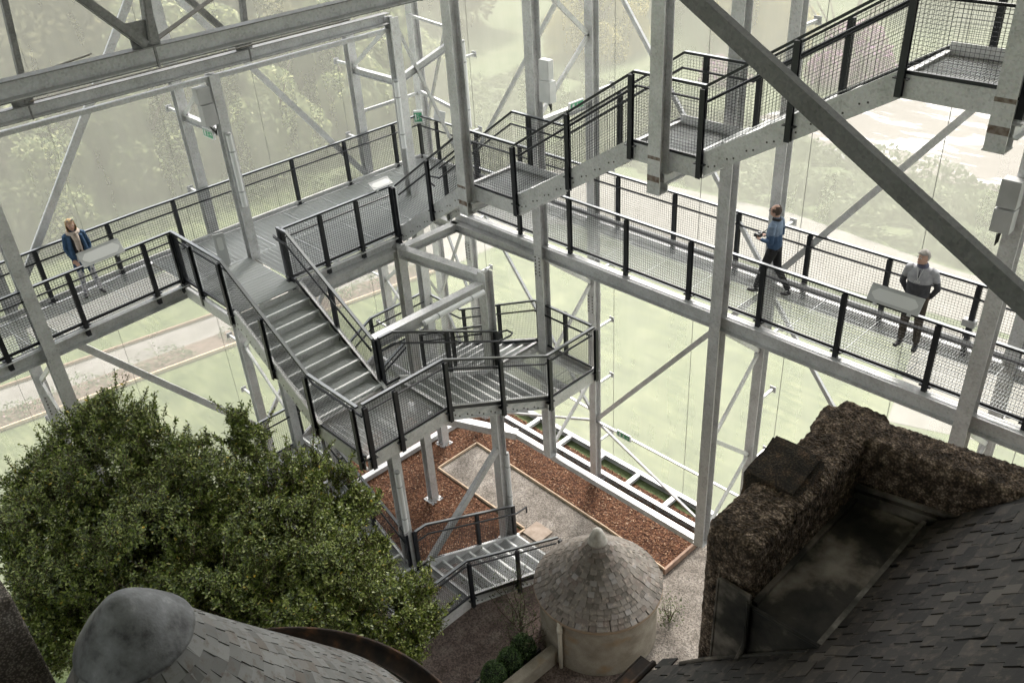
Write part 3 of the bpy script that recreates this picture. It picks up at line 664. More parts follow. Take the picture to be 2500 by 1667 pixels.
flight("third stair flight descending away behind the core column", 'y', 1, 12.12, 14.7, 10.45, 11.85, 4.87, 3.65, 8)
landing("third stair landing at the far corner of the stair core", 10.18, 11.85, 14.7, 16.12, 3.65, 'x')
flight("fourth stair flight descending to the left behind the first flight", 'x', -1, 10.18, 7.7, 14.7, 16.12, 3.65, 2.43, 8)
landing("fourth stair landing half hidden by the bush", 6.03, 7.7, 14.4, 16.12, 2.43, 'x')
flight("fifth stair flight coming forward behind the bush", 'y', -1, 14.4, 11.9, 6.03, 7.5, 2.43, 1.2, 8)
landing("fifth stair landing among the bush leaves", 6.03, 7.85, 10.4, 11.9, 1.2, 'x')
flight("lowest stair flight ending on the gravel beside the round tower", 'x', 1, 7.85, 10.5, 10.4, 11.82, 1.2, 0.0, 8)
for i, nm in enumerate(("lowest", "middle", "topmost")):
    (ya, za), (yb, zb) = UP[i * 2], UP[i * 2 + 1]
    flight(f"{nm} flight of the upper stair", 'y', -1, ya, yb, 10.2, 11.42, za, zb, 9, "flights of the upper stair")
    (yc, zc) = UP[i * 2 + 2]
    landing(f"{nm} landing of the upper stair", 10.2, 11.42, yc, yb, zb, 'x')
    s = MB(); s.seg((11.38, yb, zb + .08), (11.38, yc, zb + .08), .012, .14); s.obj("toe_plate", GALV, label=f"toe plate at the back of the {nm} upper landing", cat="toe plate", group="toe strips")
flight("flight above the highest landing leaving the view at top right", 'y', -1, 2.95, .4, 10.2, 11.42, 12.52, 14.15, 9, "flights of the upper stair")
for (y, z, nm) in ((12.0, 9.2, "first"), (7.6, 10.87, "second"), (3.1, 12.52, "third")):
    beam((10.05, y - .15, z - .32), (11.6, y - .15, z - .32), f"small cross beam under the {nm} upper landing", .12, .16, 'H')

# ------------------------------------------------------------------ house: roof, parapet, gutter
def noisy_grid(name, fn, nu, nv, m, parent=None, amp=.02, fr=14., amp2=.0, **kw):
    """surface fn(u,v)->(point, normal) with pebble relief pushed along the normal"""
    vs = []; fs = []
    for i in range(nu + 1):
        for j in range(nv + 1):
            p, n = fn(i / nu, j / nv); p = Vector(p); n = Vector(n)
            d = (noise.noise(p * fr) * .6 + noise.noise(p * fr * 2.7) * .5) * amp + noise.noise(p * 2.2) * amp2
            vs.append(tuple(p + n * d))
    for i in range(nu):
        for j in range(nv):
            a = i * (nv + 1) + j; fs.append((a, a + 1, a + nv + 2, a + nv + 1))
    me = bpy.data.meshes.new(name); me.from_pydata(vs, [], fs); me.materials.append(m)
    o = put(name, me, parent, **kw); fix_normals(o); return o
def rounded_wall(name, p, q, thick, z0, z1, m, parent, rad=.1, amp=.02, flip=False, along_n=110, fr=24.):
    """harled wall with rounded top and rounded near end swept from p to q (its outer edge)"""
    p = Vector((*p, 0)); q = Vector((*q, 0)); d = (q - p).normalized(); n = Vector((-d.y, d.x, 0)) * (-1 if flip else 1)
    prof = []; K = int((z1 - z0) / .05)
    for k in range(K + 1): prof.append((0, z0 + (z1 - rad - z0) * k / K, -1, 0))
    for k in range(1, 6): a = math.pi / 2 * k / 6; prof.append((rad - rad * math.cos(a), z1 - rad + rad * math.sin(a), -math.cos(a), math.sin(a)))
    for k in range(14): prof.append((rad + (thick - 2 * rad) * k / 13, z1, 0, 1))
    for k in range(1, 6): a = math.pi / 2 * (6 - k) / 6; prof.append((thick - rad + rad * math.cos(a), z1 - rad + rad * math.sin(a), math.cos(a), math.sin(a)))
    for k in range(K + 1): prof.append((thick, z1 - rad - (z1 - rad - z0) * k / K, 1, 0))
    M_ = len(prof) - 1; E = 8; E2 = 12
    def fn(u, v):
        o, z, nx, nz = prof[min(M_, int(round(v * M_)))]; i_ = int(round(u * (along_n + E + E2)))
        if i_ >= E + E2:
            f = (i_ - E - E2) / along_n; return p.lerp(q, f) + n * o + Vector((0, 0, z)), n * nx + Vector((0, 0, nz))
        if i_ >= E2:
            a = math.pi / 2 * (1 - (i_ - E2) / E); sh = rad * (1 - math.cos(a)); al = -rad * math.sin(a); nn = math.cos(a)
            return p + d * al + n * (o - nx * sh) + Vector((0, 0, z - nz * sh)), (n * nx + Vector((0, 0, nz))) * nn - d * math.sin(a)
        f = i_ / E2; oo = o - nx * rad; zz = z - nz * rad; c = thick / 2
        return p - d * rad + n * (c + (oo - c) * f) + Vector((0, 0, zz - (1 - f) * 0)), -d
    return noisy_grid(name, fn, along_n + E + E2, M_, m, parent, amp, fr)
house = thing("house", "dark harled stone house with slate roof at bottom right, seen from above its parapet", "house")
rounded_wall("parapet_wall", (4.57, 2.81), (6.62, 2.81), .46, 7.0, 10.7, HARLD, house, .09, .021, flip=True, along_n=170, fr=30)
rounded_wall("parapet_wall", (6.52, 2.82), (6.95, .0), .42, 8.2, 10.70, HARLD, house, .09, .021, flip=True, along_n=230, fr=30)
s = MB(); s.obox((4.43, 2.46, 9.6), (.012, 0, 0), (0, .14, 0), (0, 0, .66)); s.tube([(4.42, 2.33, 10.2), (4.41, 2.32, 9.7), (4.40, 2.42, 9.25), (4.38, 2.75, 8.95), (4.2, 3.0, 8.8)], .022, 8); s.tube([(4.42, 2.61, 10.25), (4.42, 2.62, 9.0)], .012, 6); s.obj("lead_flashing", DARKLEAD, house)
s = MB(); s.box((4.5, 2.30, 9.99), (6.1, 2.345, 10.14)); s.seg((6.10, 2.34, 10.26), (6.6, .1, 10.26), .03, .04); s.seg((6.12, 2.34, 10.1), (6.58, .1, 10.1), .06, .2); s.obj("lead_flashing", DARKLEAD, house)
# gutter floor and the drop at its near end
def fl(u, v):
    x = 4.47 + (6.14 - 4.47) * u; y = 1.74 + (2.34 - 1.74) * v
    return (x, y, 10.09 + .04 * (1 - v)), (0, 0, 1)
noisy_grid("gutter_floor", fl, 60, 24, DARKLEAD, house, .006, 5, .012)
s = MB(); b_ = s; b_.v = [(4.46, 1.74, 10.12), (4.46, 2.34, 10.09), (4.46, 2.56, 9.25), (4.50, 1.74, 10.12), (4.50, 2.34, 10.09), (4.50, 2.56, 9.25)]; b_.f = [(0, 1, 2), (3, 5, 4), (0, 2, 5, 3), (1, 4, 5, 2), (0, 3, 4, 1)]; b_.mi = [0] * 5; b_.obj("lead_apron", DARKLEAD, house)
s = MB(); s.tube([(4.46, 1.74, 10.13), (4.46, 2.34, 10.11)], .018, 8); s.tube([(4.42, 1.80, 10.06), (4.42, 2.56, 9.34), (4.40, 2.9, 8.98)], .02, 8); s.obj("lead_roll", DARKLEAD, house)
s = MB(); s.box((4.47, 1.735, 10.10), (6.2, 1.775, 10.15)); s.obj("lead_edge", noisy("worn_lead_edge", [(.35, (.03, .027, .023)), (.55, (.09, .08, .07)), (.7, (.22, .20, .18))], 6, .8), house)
# weathered kneeler stone on the parapet
def block(u0, u1, y0, y1, z0, z1, m, name, par, **kw):
    bm = bmesh.new(); bmesh.ops.create_cube(bm, size=1)
    for v in bm.verts:
        v.co.x = (u0 + u1) / 2 + v.co.x * (u1 - u0); v.co.y = (y0 + y1) / 2 + v.co.y * (y1 - y0); v.co.z = (z0 + z1) / 2 + v.co.z * (z1 - z0)
    bmesh.ops.bevel(bm, geom=bm.edges[:], offset=.03, segments=2, affect='EDGES')
    bmesh.ops.subdivide_edges(bm, edges=[e for e in bm.edges if e.calc_length() > .1], cuts=7, use_grid_fill=True)
    for v in bm.verts:
        d = noise.noise(v.co * 5) * .02 + noise.noise(v.co * 22) * .008; v.co += v.normal * d if v.normal.length else Vector()
    me = bpy.data.meshes.new(name); bm.to_mesh(me); bm.free(); me.materials.append(m); return put(name, me, par, **kw)
kb = block(5.12, 5.60, 2.42, 2.90, 10.35, 10.86, HARLM, "coping_stone", house)
for v in kb.data.vertices: v.co.z -= max(0, 5.6 - v.co.x) * .28
# harled body of the house below
s = MB(); s.box((4.5, -9, 0), (6.9, 2.79, 9.0)); s.box((-14, -9, 0), (4.5, 2.95, 8.5)); s.obj("wall", HARLD, house)
# roof deck under the slates: plane z = 10.10 + (1.76 - y)
def rz(y): return 10.10 + (1.76 - y)
s = MB()
s.quad((-14, 3.15, rz(3.15) - .03), (4.45, 3.15, rz(3.15) - .03), (4.45, -2.4, rz(-2.4) - .03), (-14, -2.4, rz(-2.4) - .03))
s.quad((4.45, 1.8, rz(1.8) - .04), (6.6, 1.8, rz(1.8) - .04), (6.9, -2.4, rz(-2.4) - .04), (4.45, -2.4, rz(-2.4) - .04))
s.quad((-14, -2.4, rz(-2.4) - .03), (6.9, -2.4, rz(-2.4) - .03), (6.9, -9, 8.5), (-14, -9, 8.5))
s.obj("roof_deck", mat("roof_felt", (.02, .018, .017), .9), house)
_sl = {}
def slate_mesh(m, k, w=.14, l=.22, t=.013):
    key = (m.name, k, w, l)
    if key in _sl: return _sl[key]
    rr = random.Random(k * 13 + 5); b = MB(); ww = w * rr.uniform(.87, .955)
    c = [(-ww / 2, 0), (ww / 2, rr.uniform(-.006, .006)), (ww / 2 - rr.uniform(0, .006), l), (-ww / 2 + rr.uniform(0, .006), l)]
    if rr.random() < .4: c[0] = (-ww / 2, rr.uniform(.005, .018))
    mid = (rr.uniform(-.02, .02), -rr.uniform(0, .008)); ring = [c[0], mid, c[1], c[2], c[3]]
    n = len(ring)
    b.v = [(x, y, t) for x, y in ring] + [(x, y, 0) for x, y in ring]
    b.f = [tuple(range(n))] + [(i, i + n, (i + 1) % n + n, (i + 1) % n) for i in range(n)]; b.mi = [0] * len(b.f)
    me = b.data("slate", m); _sl[key] = me; return me
CAM = Vector((0, 0, 15.7))
def slates(parent, frames, m, limit=300, w=.14, l=.22):
    """frames: list of 4x4 matrices (x across, y up slope, z out). nearest in view are single parts"""
    def key(M): return (M.translation - CAM).length
    vis = []
    for M in frames:
        v = M.translation - CAM; z_ = v.dot(FWD)
        inview = z_ > 0 and abs(v.dot(RIGHT) / z_) < .60 and abs(v.dot(DOWN) / z_) < .41 and M.to_3x3().col[2].dot(v) < 0
        vis.append((0 if inview else 1, key(M), M))
    vis.sort(key=lambda t: (t[0], t[1]))
    for i, (_, _, M) in enumerate(vis[:limit]):
        o = put("slate", slate_mesh(m, i % 9, w, l), parent); o.matrix_local = M
    if len(vis) > limit:
        b = MB()
        for i, (_, _, M) in enumerate(vis[limit:]):
            me = slate_mesh(m, i % 9, w, l); i0 = len(b.v); b.v += [tuple(M @ v.co) for v in me.vertices]
            for p in me.polygons: b.f.append(tuple(i0 + j for j in p.vertices)); b.mi.append(0)
        b.obj("slates", m, parent, kind='stuff')
fr = []; g = .118; S2 = math.sqrt(.5)
row = 0; sdist = -(3.15 - 1.76) / S2
while sdist < 3.4:
    y = 1.76 - sdist * S2; z = 10.10 + sdist * S2
    x0, x1 = (2.9, 4.44) if y > 1.80 else (2.6, 6.12 + (1.8 - y) * .16)
    x = x0 + (row % 2) * .07 + random.uniform(-.01, .01)
    while x < x1:
        wj = random.choice([.12, .14, .14, .16, .18]); M = Matrix(((1, 0, 0, 0), (0, -S2, S2, 0), (0, S2, S2, 0), (0, 0, 0, 1)))
        # local x must keep right-handedness: flip x
        M = Matrix(((-1, 0, 0, x), (0, -S2, S2, y), (0, S2, S2, z + .006), (0, 0, 0, 1)))
        M = M @ Matrix.Rotation(random.gauss(0, .03), 4, 'Z') @ Matrix.Rotation(-.055 + random.gauss(0, .02), 4, 'X') @ Matrix.Scale(wj / .14, 4, (1, 0, 0))
        fr.append(M); x += wj
    row += 1; sdist += g
slates(house, fr, SLATE_D, 300)
# lower eave gutter
s = MB(); s.C((2.4, 3.28, 8.62), (4.43, 3.28, 8.62), .14, .1, side=-1); s.tube([(2.4, 3.2, 8.70), (4.43, 3.2, 8.70)], .03, 8); s.obj("rusty_gutter", RUST, house)

# ------------------------------------------------------------------ round towers
def cone_slates(tw, c, prof, m, w=.14, expo=.12, limit=300):
    """prof: list of (r,z) from top to bottom"""
    fr = []; cum = [0]
    for (r0, z0), (r1, z1) in zip(prof[:-1], prof[1:]): cum.append(cum[-1] + math.hypot(r1 - r0, z1 - z0))
    sd_ = cum[-1]; row = 0
    while sd_ > .05:
        for i in range(len(cum) - 1):
            if cum[i] <= sd_ <= cum[i + 1] + 1e-6:
                f = (sd_ - cum[i]) / (cum[i + 1] - cum[i]); r = prof[i][0] + (prof[i + 1][0] - prof[i][0]) * f; z = prof[i][1] + (prof[i + 1][1] - prof[i][1]) * f
                dr = prof[i + 1][0] - prof[i][0]; dz = prof[i + 1][1] - prof[i][1]; L = math.hypot(dr, dz); dr /= L; dz /= L; break
        n = max(6, int(2 * math.pi * r / w)); a = random.random()
        wj = 2 * math.pi * r / n
        for k_ in range(n):
            an = a + 2 * math.pi * (k_ + random.uniform(-.08, .08)) / n; ca, sa = math.cos(an), math.sin(an)
            yv = Vector((-dr * ca, -dr * sa, -dz)); xv = Vector((-sa, ca, 0)); zv = xv.cross(yv)
            if zv.z < 0: xv = -xv; zv = -zv
            M = Matrix((( xv.x, yv.x, zv.x, c[0] + r * ca), (xv.y, yv.y, zv.y, c[1] + r * sa), (xv.z, yv.z, zv.z, z + .004), (0, 0, 0, 1)))
            M = M @ Matrix.Rotation(random.gauss(0, .016), 4, 'Z') @ Matrix.Rotation(-.06 + random.gauss(0, .015), 4, 'X') @ Matrix.Scale(wj / .14, 4, (1, 0, 0)) @ Matrix.Scale(expo / .12 * random.uniform(.97, 1.03), 4, (0, 1, 0))
            fr.append(M)
        sd_ -= expo
    slates(tw, fr, m, limit)
tc = (9.84, 8.62)
tw = thing("round_tower", "small round harled tower with a conical slate roof standing on the gravel", "tower", loc=(0, 0, 0))
s = MB(); s.lathe(tc, [(1.24, 0), (1.24, 1.40)], 96); s.obj("wall", HARLL, tw, smooth=True)
s = MB(); s.lathe(tc, [(1.22, 1.34), (1.33, 1.36), (1.345, 1.40), (1.30, 1.42)], 96); s.obj("eave_board", mat("eave_board", (.30, .22, .15), .8), tw, smooth=True)
prof = [(.05, 2.72), (.35, 2.37), (.7, 2.02), (1.05, 1.68), (1.33, 1.44)]
s = MB(); s.lathe(tc, [(r - .012, z - .01) for r, z in prof], 64); s.obj("roof_deck", mat("roof_felt_dark", (.03, .025, .022), .9), tw)
cone_slates(tw, tc, prof, SLATE_T, .145, .108, 300)
s = MB(); s.lathe(tc, [(.0, 2.93), (.05, 2.915), (.10, 2.86), (.15, 2.74), (.19, 2.62), (.205, 2.58), (.19, 2.57)], 32); s.obj("stone_cap", noisy("pale_cap", [(.3, (.30, .28, .25)), (.7, (.52, .50, .46))], 9, .85, .3), tw, smooth=True)
a = math.radians(185); pxy = (tc[0] + 1.31 * math.cos(a), tc[1] + 1.31 * math.sin(a))
s = MB(); s.tube([(*pxy, 1.40), (*pxy, 1.2), (*pxy, .02)], .045, 12); s.tube([(*pxy, 1.22), (*pxy, 1.08)], .06, 12); s.obj("drain_pipe", IVORY, tw, smooth=True)
# paving at its foot
pv = thing("crazy_paving", "pinkish flagstones at the foot of the round tower, bottom centre", "paving")
for pts in ([(8.35, 7.5), (8.85, 7.35), (8.75, 6.9), (8.25, 7.0)], [(8.9, 7.35), (9.5, 7.1), (9.3, 6.6), (8.8, 6.88)], [(8.2, 6.95), (8.75, 6.85), (8.6, 6.3), (8.0, 6.4)], [(8.05, 7.45), (8.3, 7.5), (8.2, 7.05), (7.9, 7.1)], [(8.8, 6.83), (9.3, 6.55), (9.2, 6.0), (8.65, 6.25)]):
    b = MB(); n = len(pts); b.v = [(x, y, .05) for x, y in pts] + [(x, y, 0) for x, y in pts]; b.f = [tuple(range(n))] + [(i, (i + 1) % n, (i + 1) % n + n, i + n) for i in range(n)]; b.mi = [0] * len(b.f)
    o = b.obj("flagstone", STONE, pv); fix_normals(o)
# low garden wall running down from the tower
s = MB(); s.seg((8.62, 8.74, .2), (6.6, 8.82, .2), .24, .4); o = s.obj("low_wall", HARLL, label="low harled garden wall running left from the foot of the round tower", cat="wall"); bevel(o, .04, 3)
# left tower, much closer
lc = (.97, 5.8)
lt = thing("round_tower", "large round tower roof with a grey lead cap and pale slates at bottom left, closest", "tower")
prof = [(.37, 10.03), (.85, 9.27), (1.4, 8.44), (1.95, 7.62), (2.36, 7.0)]
s = MB(); s.lathe(lc, [(r - .02, z - .02) for r, z in prof], 64); s.obj("roof_deck", mat("roof_felt_grey", (.05, .045, .04), .9), lt)
cone_slates(lt, lc, prof, SLATE_G, .16, .135, 300)
b = MB(); capp = [(.0, 10.47), (.05, 10.465), (.10, 10.44), (.17, 10.38), (.25, 10.30), (.33, 10.205), (.40, 10.11), (.46, 10.03), (.475, 10.0), (.46, 9.985)]
b.lathe(lc, capp, 64); o = b.obj("lead_cap", LEAD, lt, smooth=True)
for v in o.data.vertices: v.co += Vector((noise.noise(v.co * 5) * .02, noise.noise(v.co * 5 + Vector((7, 0, 0))) * .02, noise.noise(v.co * 4) * .02)) * .5
s = MB(); s.lathe(lc, [(2.50, 6.80), (2.54, 6.62), (2.68, 6.60), (2.76, 6.68), (2.775, 6.80), (2.745, 6.80), (2.74, 6.70), (2.66, 6.64), (2.56, 6.66)], 96); s.obj("gutter", RUST, lt, smooth=True)
s = MB(); s.lathe(lc, [(2.5, 0), (2.5, 6.8)], 96); s.obj("wall", HARLL, lt, smooth=True)
# chimney at the bottom-left edge
ch = thing("chimney", "weathered harled chimney stack corner at the bottom left edge", "chimney")
s = MB(); s.box((-.8, 6.16, 7.5), (.37, 7.0, 10.7)); o = s.obj("stack", harl("chimney_harling", [(.3, (.09, .075, .06)), (.6, (.24, .21, .19)), (.8, (.38, .35, .33))]), ch); bevel(o, .03, 3)

# ------------------------------------------------------------------ the box: roof and chainmail screens
s = MB(); s.box((-22, -22, 18.7), (14.6, 19.0, 19.0)); s.obj("box_roof", mat("roof_panel", (.75, .75, .75), .7), kind='structure')
CHAIN = bpy.data.materials.new("chainmail"); CHAIN.use_nodes = True; nt = CHAIN.node_tree; nt.nodes.clear()
out = nt.nodes.new("ShaderNodeOutputMaterial"); tr = nt.nodes.new("ShaderNodeBsdfTransparent"); df = nt.nodes.new("ShaderNodeBsdfDiffuse"); tl = nt.nodes.new("ShaderNodeBsdfTranslucent")
df.inputs[0].default_value = (.46, .455, .41, 1); tl.inputs[0].default_value = (.475, .47, .40, 1)
ml = nt.nodes.new("ShaderNodeMixShader"); ml.inputs[0].default_value = .62; nt.links.new(df.outputs[0], ml.inputs[1]); nt.links.new(tl.outputs[0], ml.inputs[2])
mx = nt.nodes.new("ShaderNodeMixShader"); geo = nt.nodes.new("ShaderNodeNewGeometry"); nz = nt.nodes.new("ShaderNodeTexNoise"); nz.inputs["Scale"].default_value = .8; nz.inputs["Detail"].default_value = 9; nz.inputs["Roughness"].default_value = .65
mpp = nt.nodes.new("ShaderNodeMapping"); mpp.inputs["Scale"].default_value = (1, 1, .22); nt.links.new(geo.outputs["Position"], mpp.inputs["Vector"]); nt.links.new(mpp.outputs[0], nz.inputs["Vector"]); mr = nt.nodes.new("ShaderNodeMapRange"); mr.inputs[1].default_value = .3; mr.inputs[2].default_value = .7; mr.inputs[3].default_value = .38; mr.inputs[4].default_value = .50
nt.links.new(nz.outputs[0], mr.inputs[0]); nt.links.new(mr.outputs[0], mx.inputs[0])
nt.links.new(tr.outputs[0], mx.inputs[1]); nt.links.new(ml.outputs[0], mx.inputs[2]); nt.links.new(mx.outputs[0], out.inputs[0])
SEAM = mat("chain_seam", (.30, .30, .27), .7)
def screen(label, axis, c, a0, a1, n):
    t = thing("chainmail_screen", label, "mesh screen", "chainmail walls of the box")
    L = (a1 - a0) / n
    for i in range(n):
        s = MB(); p, q = a0 + i * L, a0 + (i + 1) * L - .004
        if axis == 'x': s.quad((c, p, 0), (c, q, 0), (c, q, 18.7), (c, p, 18.7))
        else: s.quad((p, c, 0), (q, c, 0), (q, c, 18.7), (p, c, 18.7))
        s.obj("chain_panel", CHAIN, t)
        s = MB(); s.seg((c - .01, q, 0) if axis == 'x' else (q, c - .01, 0), (c - .01, q, 18.7) if axis == 'x' else (q, c - .01, 18.7), .012, .006); s.obj("seam", SEAM, t)
screen("translucent chainmail wall on the right, beyond the men's walkway", 'x', 14.32, -22, 18.75, 18)
screen("translucent chainmail wall on the left, beyond the woman's walkway", 'y', 18.75, -22, 14.32, 16)
s = MB()
for (p, q) in (((-22, -22), (14.3, -22)), ((-22, -22), (-22, 18.7))): s.quad((*p, 0), (*q, 0), (*q, 18.7), (*p, 18.7))
s.obj("chainmail_screen", CHAIN, label="chainmail walls behind the viewer", cat="mesh screen", group="chainmail walls of the box")

# ------------------------------------------------------------------ big bush in front of the stair
LEAF = island("glossy_leaf", [(0, (.028, .045, .008)), (.3, (.085, .125, .02)), (.65, (.19, .25, .045)), (.9, (.36, .41, .12)), (.985, (.42, .46, .2)), (1, (.6, .42, .04))], .40, .45, transl=.34)  # wide ramp also puts sky-lit and shaded leaves into the colour
BARK = noisy("bark", [(.3, (.05, .035, .025)), (.7, (.14, .10, .075))], 8, .9, .5)
def from_px(x, y, depth):
    """point seen at (x,y) of the 2352-wide survey sheet at a given distance ahead; used once to lay out the crown lobes"""
    x = x / .9408; y = y / .9408; d = RIGHT * ((x - 1250) / 2184.9) + DOWN * ((y - 833.5) / 2184.9) + FWD
    return CAM + d * depth
bush = thing("evergreen_tree", "big dark evergreen bush with glossy leaves in front of the stair, lower left", "tree")
lobes = [(255, 975, 14.6, .55), (180, 1010, 14.6, .5), (330, 1010, 14.5, .6), (400, 1060, 14.3, .62), (120, 1090, 14.4, .55), (60, 1130, 14.2, .42), (250, 1120, 14.0, .9), (480, 1140, 13.9, .8), (620, 1110, 14.2, .55),
         (565, 1010, 14.5, .32), (690, 1090, 14.3, .45), (760, 1120, 14.2, .48), (820, 1170, 14.3, .34), (150, 1230, 13.6, .95), (60, 1230, 13.8, .55), (380, 1270, 13.2, 1.15), (620, 1250, 13.5, 1.0), (760, 1220, 13.9, .62), (70, 1330, 13.6, .4),
         (190, 1370, 12.9, .9), (480, 1400, 12.4, 1.0), (700, 1370, 12.8, .95), (850, 1330, 13.6, .42), (880, 1420, 13.4, .62), (780, 1440, 12.9, .7), (945, 1360, 13.9, .32), (985, 1420, 13.6, .22), (930, 1490, 13.2, .32), (100, 1450, 12.6, .7), (870, 1500, 12.9, .45), (300, 1200, 14.9, .9), (520, 1230, 15.0, .9), (420, 1180, 15.2, .8), (640, 1330, 14.6, .8), (300, 1330, 14.4, .9), (480, 1330, 14.3, .9), (120, 1340, 14.6, .7), (800, 1320, 14.6, .5), (700, 1460, 13.8, .6), (200, 1270, 14.6, .7), (250, 925, 14.6, .22), (545, 965, 14.5, .16), (395, 1010, 14.4, .2), (640, 1480, 12.1, .8), (300, 1480, 12.2, .8), (985, 1345, 13.9, .16), (865, 1255, 14.2, .2)]
base = Vector((5.2, 9.6, 0)); spr = []; sdir = []; twigs = MB(); cen = []
for (x, y, d, r) in lobes:
    c = from_px(x, y, d); cen.append((c, r)); n = int(2300 * r ** 2) + 140
    v = rand_dirs(n); rad = r * RNG.uniform(.35, 1.0, n) ** .45
    # uneven outline: radius modulated with noise, ragged sprays
    for i in range(n):
        vv = Vector(v[i]); k_ = 1 + .38 * noise.noise((c + vv * r) * 1.9) + .22 * noise.noise((c + vv) * 4.7)
        if noise.noise((c + vv * rad[i]) * 2.2) < -.2: continue
        p = c + vv * float(rad[i]) * k_; spr.append(p); sdir.append((vv + Vector((0, 0, .55)) + Vector(RNG.normal(size=3) * .35)).normalized())
# upright leading shoots that break the outline
for (x, y, d, r) in lobes:
    c = from_px(x, y, d)
    for q in range(int(5 + 9 * r)):
        v = Vector(rand_dirs(1)[0]); v.z = abs(v.z) * .8 + .1; v.normalize(); p = c + v * r * random.uniform(.8, 1.05); dd = (v + Vector((0, 0, 1.1)) + Vector(RNG.normal(size=3) * .25)).normalized(); L_ = random.uniform(.15, .42)
        for h_ in np.arange(0, L_, .055): spr.append(p + dd * float(h_)); sdir.append((dd + Vector(RNG.normal(size=3) * .5)).normalized())
        twigs.seg(p - dd * .2, p + dd * L_, .006, .006)
Cc = []; Uu = []; Vv = []
for p, d in zip(spr, sdir):
    a = d.cross(Vector((.3, .2, 1))).normalized(); b = d.cross(a); k0 = random.random() * 6.28
    L = random.uniform(.07, .16)
    twigs.seg(p - d * L * 1.2, p + d * L * .5, .004, .004)
    for j in range(random.randint(6, 9)):
        an = k0 + j * 2.4; t_ = -.8 * L + 1.3 * L * j / 8; o_ = a * math.cos(an) + b * math.sin(an); ld = (o_ * .85 + d * random.uniform(.15, .9)).normalized()
        le = random.uniform(.022, .038); sdv = ld.cross(d + o_ * .1).normalized()
        c = p + d * t_ + ld * le * .95; Cc.append(c); Vv.append(ld * le); Uu.append(sdv * le * random.uniform(.42, .56))
quads("leaves", [tuple(v) for v in Cc], np.array([tuple(v) for v in Uu]), np.array([tuple(v) for v in Vv]), LEAF, parent=bush, kind='stuff')
twigs.obj("twigs", BARK, bush, kind='stuff')
s = MB(); top = Vector((4.4, 10.4, 3.6)); s.tube([base, base + Vector((-.2, .2, 1.2)), base + Vector((-.4, .5, 2.6))], [.17, .14, .11], 10)
hub = base + Vector((-.4, .5, 2.6))
for c, r in cen:
    mid = hub.lerp(c, .5) + Vector((random.uniform(-.2, .2), random.uniform(-.2, .2), -.25)); s.tube([hub, mid, c], [.055, .035, .012], 6)
s.obj("trunk", BARK, bush, smooth=True)
# ------------------------------------------------------------------ trees beyond the screens
def tree_meshes(name, R_, Hh, n, size, m, seed):
    rg = np.random.default_rng(seed); k_ = 26
    cs = rg.normal(size=(k_, 3)); cs /= np.linalg.norm(cs, axis=1, keepdims=True); cs *= rg.uniform(.25, .95, (k_, 1)) ** .6; cs = cs * [R_ * .75, R_ * .75, Hh * .40] + [0, 0, Hh * .55]
    rs = rg.uniform(.22, .42, k_) * R_
    idx = rg.integers(0, k_, n); v = rg.normal(size=(n, 3)); v /= np.linalg.norm(v, axis=1, keepdims=True)
    C = cs[idx] + v * (rs[idx] * rg.uniform(.6, 1.05, n) ** .5)[:, None]
    U, V = leafcloud(C, size, .5, .6)
    me_o = quads(name, C, U, V, m); me = me_o.data; bpy.data.objects.remove(me_o); return me
PALE = island("spring_leaves", [(0, (.04, .06, .025)), (.35, (.13, .17, .07)), (.7, (.30, .34, .15)), (1, (.55, .55, .30))], .7, .3, transl=.45)
OLIVE = island("olive_leaves", [(0, (.045, .05, .03)), (.4, (.18, .17, .09)), (1, (.48, .44, .24))], .7, .3, transl=.45)
YELL = island("yellow_foliage", [(0, (.17, .15, .04)), (.5, (.34, .29, .08)), (1, (.5, .43, .16))], .7, .3, transl=.3)
PINK = island("pink_blossom", [(0, (.12, .14, .06)), (.45, (.16, .16, .08)), (.5, (.42, .17, .36)), (1, (.6, .30, .52))], .7, .3, transl=.25)
TM = [tree_meshes("crown", 4.6, 11, 32000, .16, PALE, 1), tree_meshes("crown", 5.0, 12, 32000, .165, OLIVE, 2), tree_meshes("crown", 3.6, 8, 26000, .14, PALE, 3)]
TY = tree_meshes("crown", 3.8, 8, 26000, .12, YELL, 4); TP = tree_meshes("crown", 3.0, 5, 20000, .11, PINK, 5)
tb = MB(); tb.tube([(0, 0, -.2), (.1, 0, 2.5), (0, .1, 5)], [.3, .24, .15], 10)
for j in range(7):
    a = j * .9; tb.tube([(0, .1, 3 + j * .25), (1.2 * math.cos(a), 1.2 * math.sin(a), 4.6 + j * .3), (2.6 * math.cos(a), 2.6 * math.sin(a), 6.4 + j * .3)], [.12, .08, .03], 6)
TRUNK = tb.data("trunk", BARK)
def tree(x, y, me, sc_, label, rot=0, z=-2.6):
    t = thing("deciduous_tree", label, "tree", "trees beyond the screens", (x, y, z)); t.scale = (sc_,) * 3; t.rotation_euler.z = rot
    put("crown", me, t); put("trunk", TRUNK, t); return t
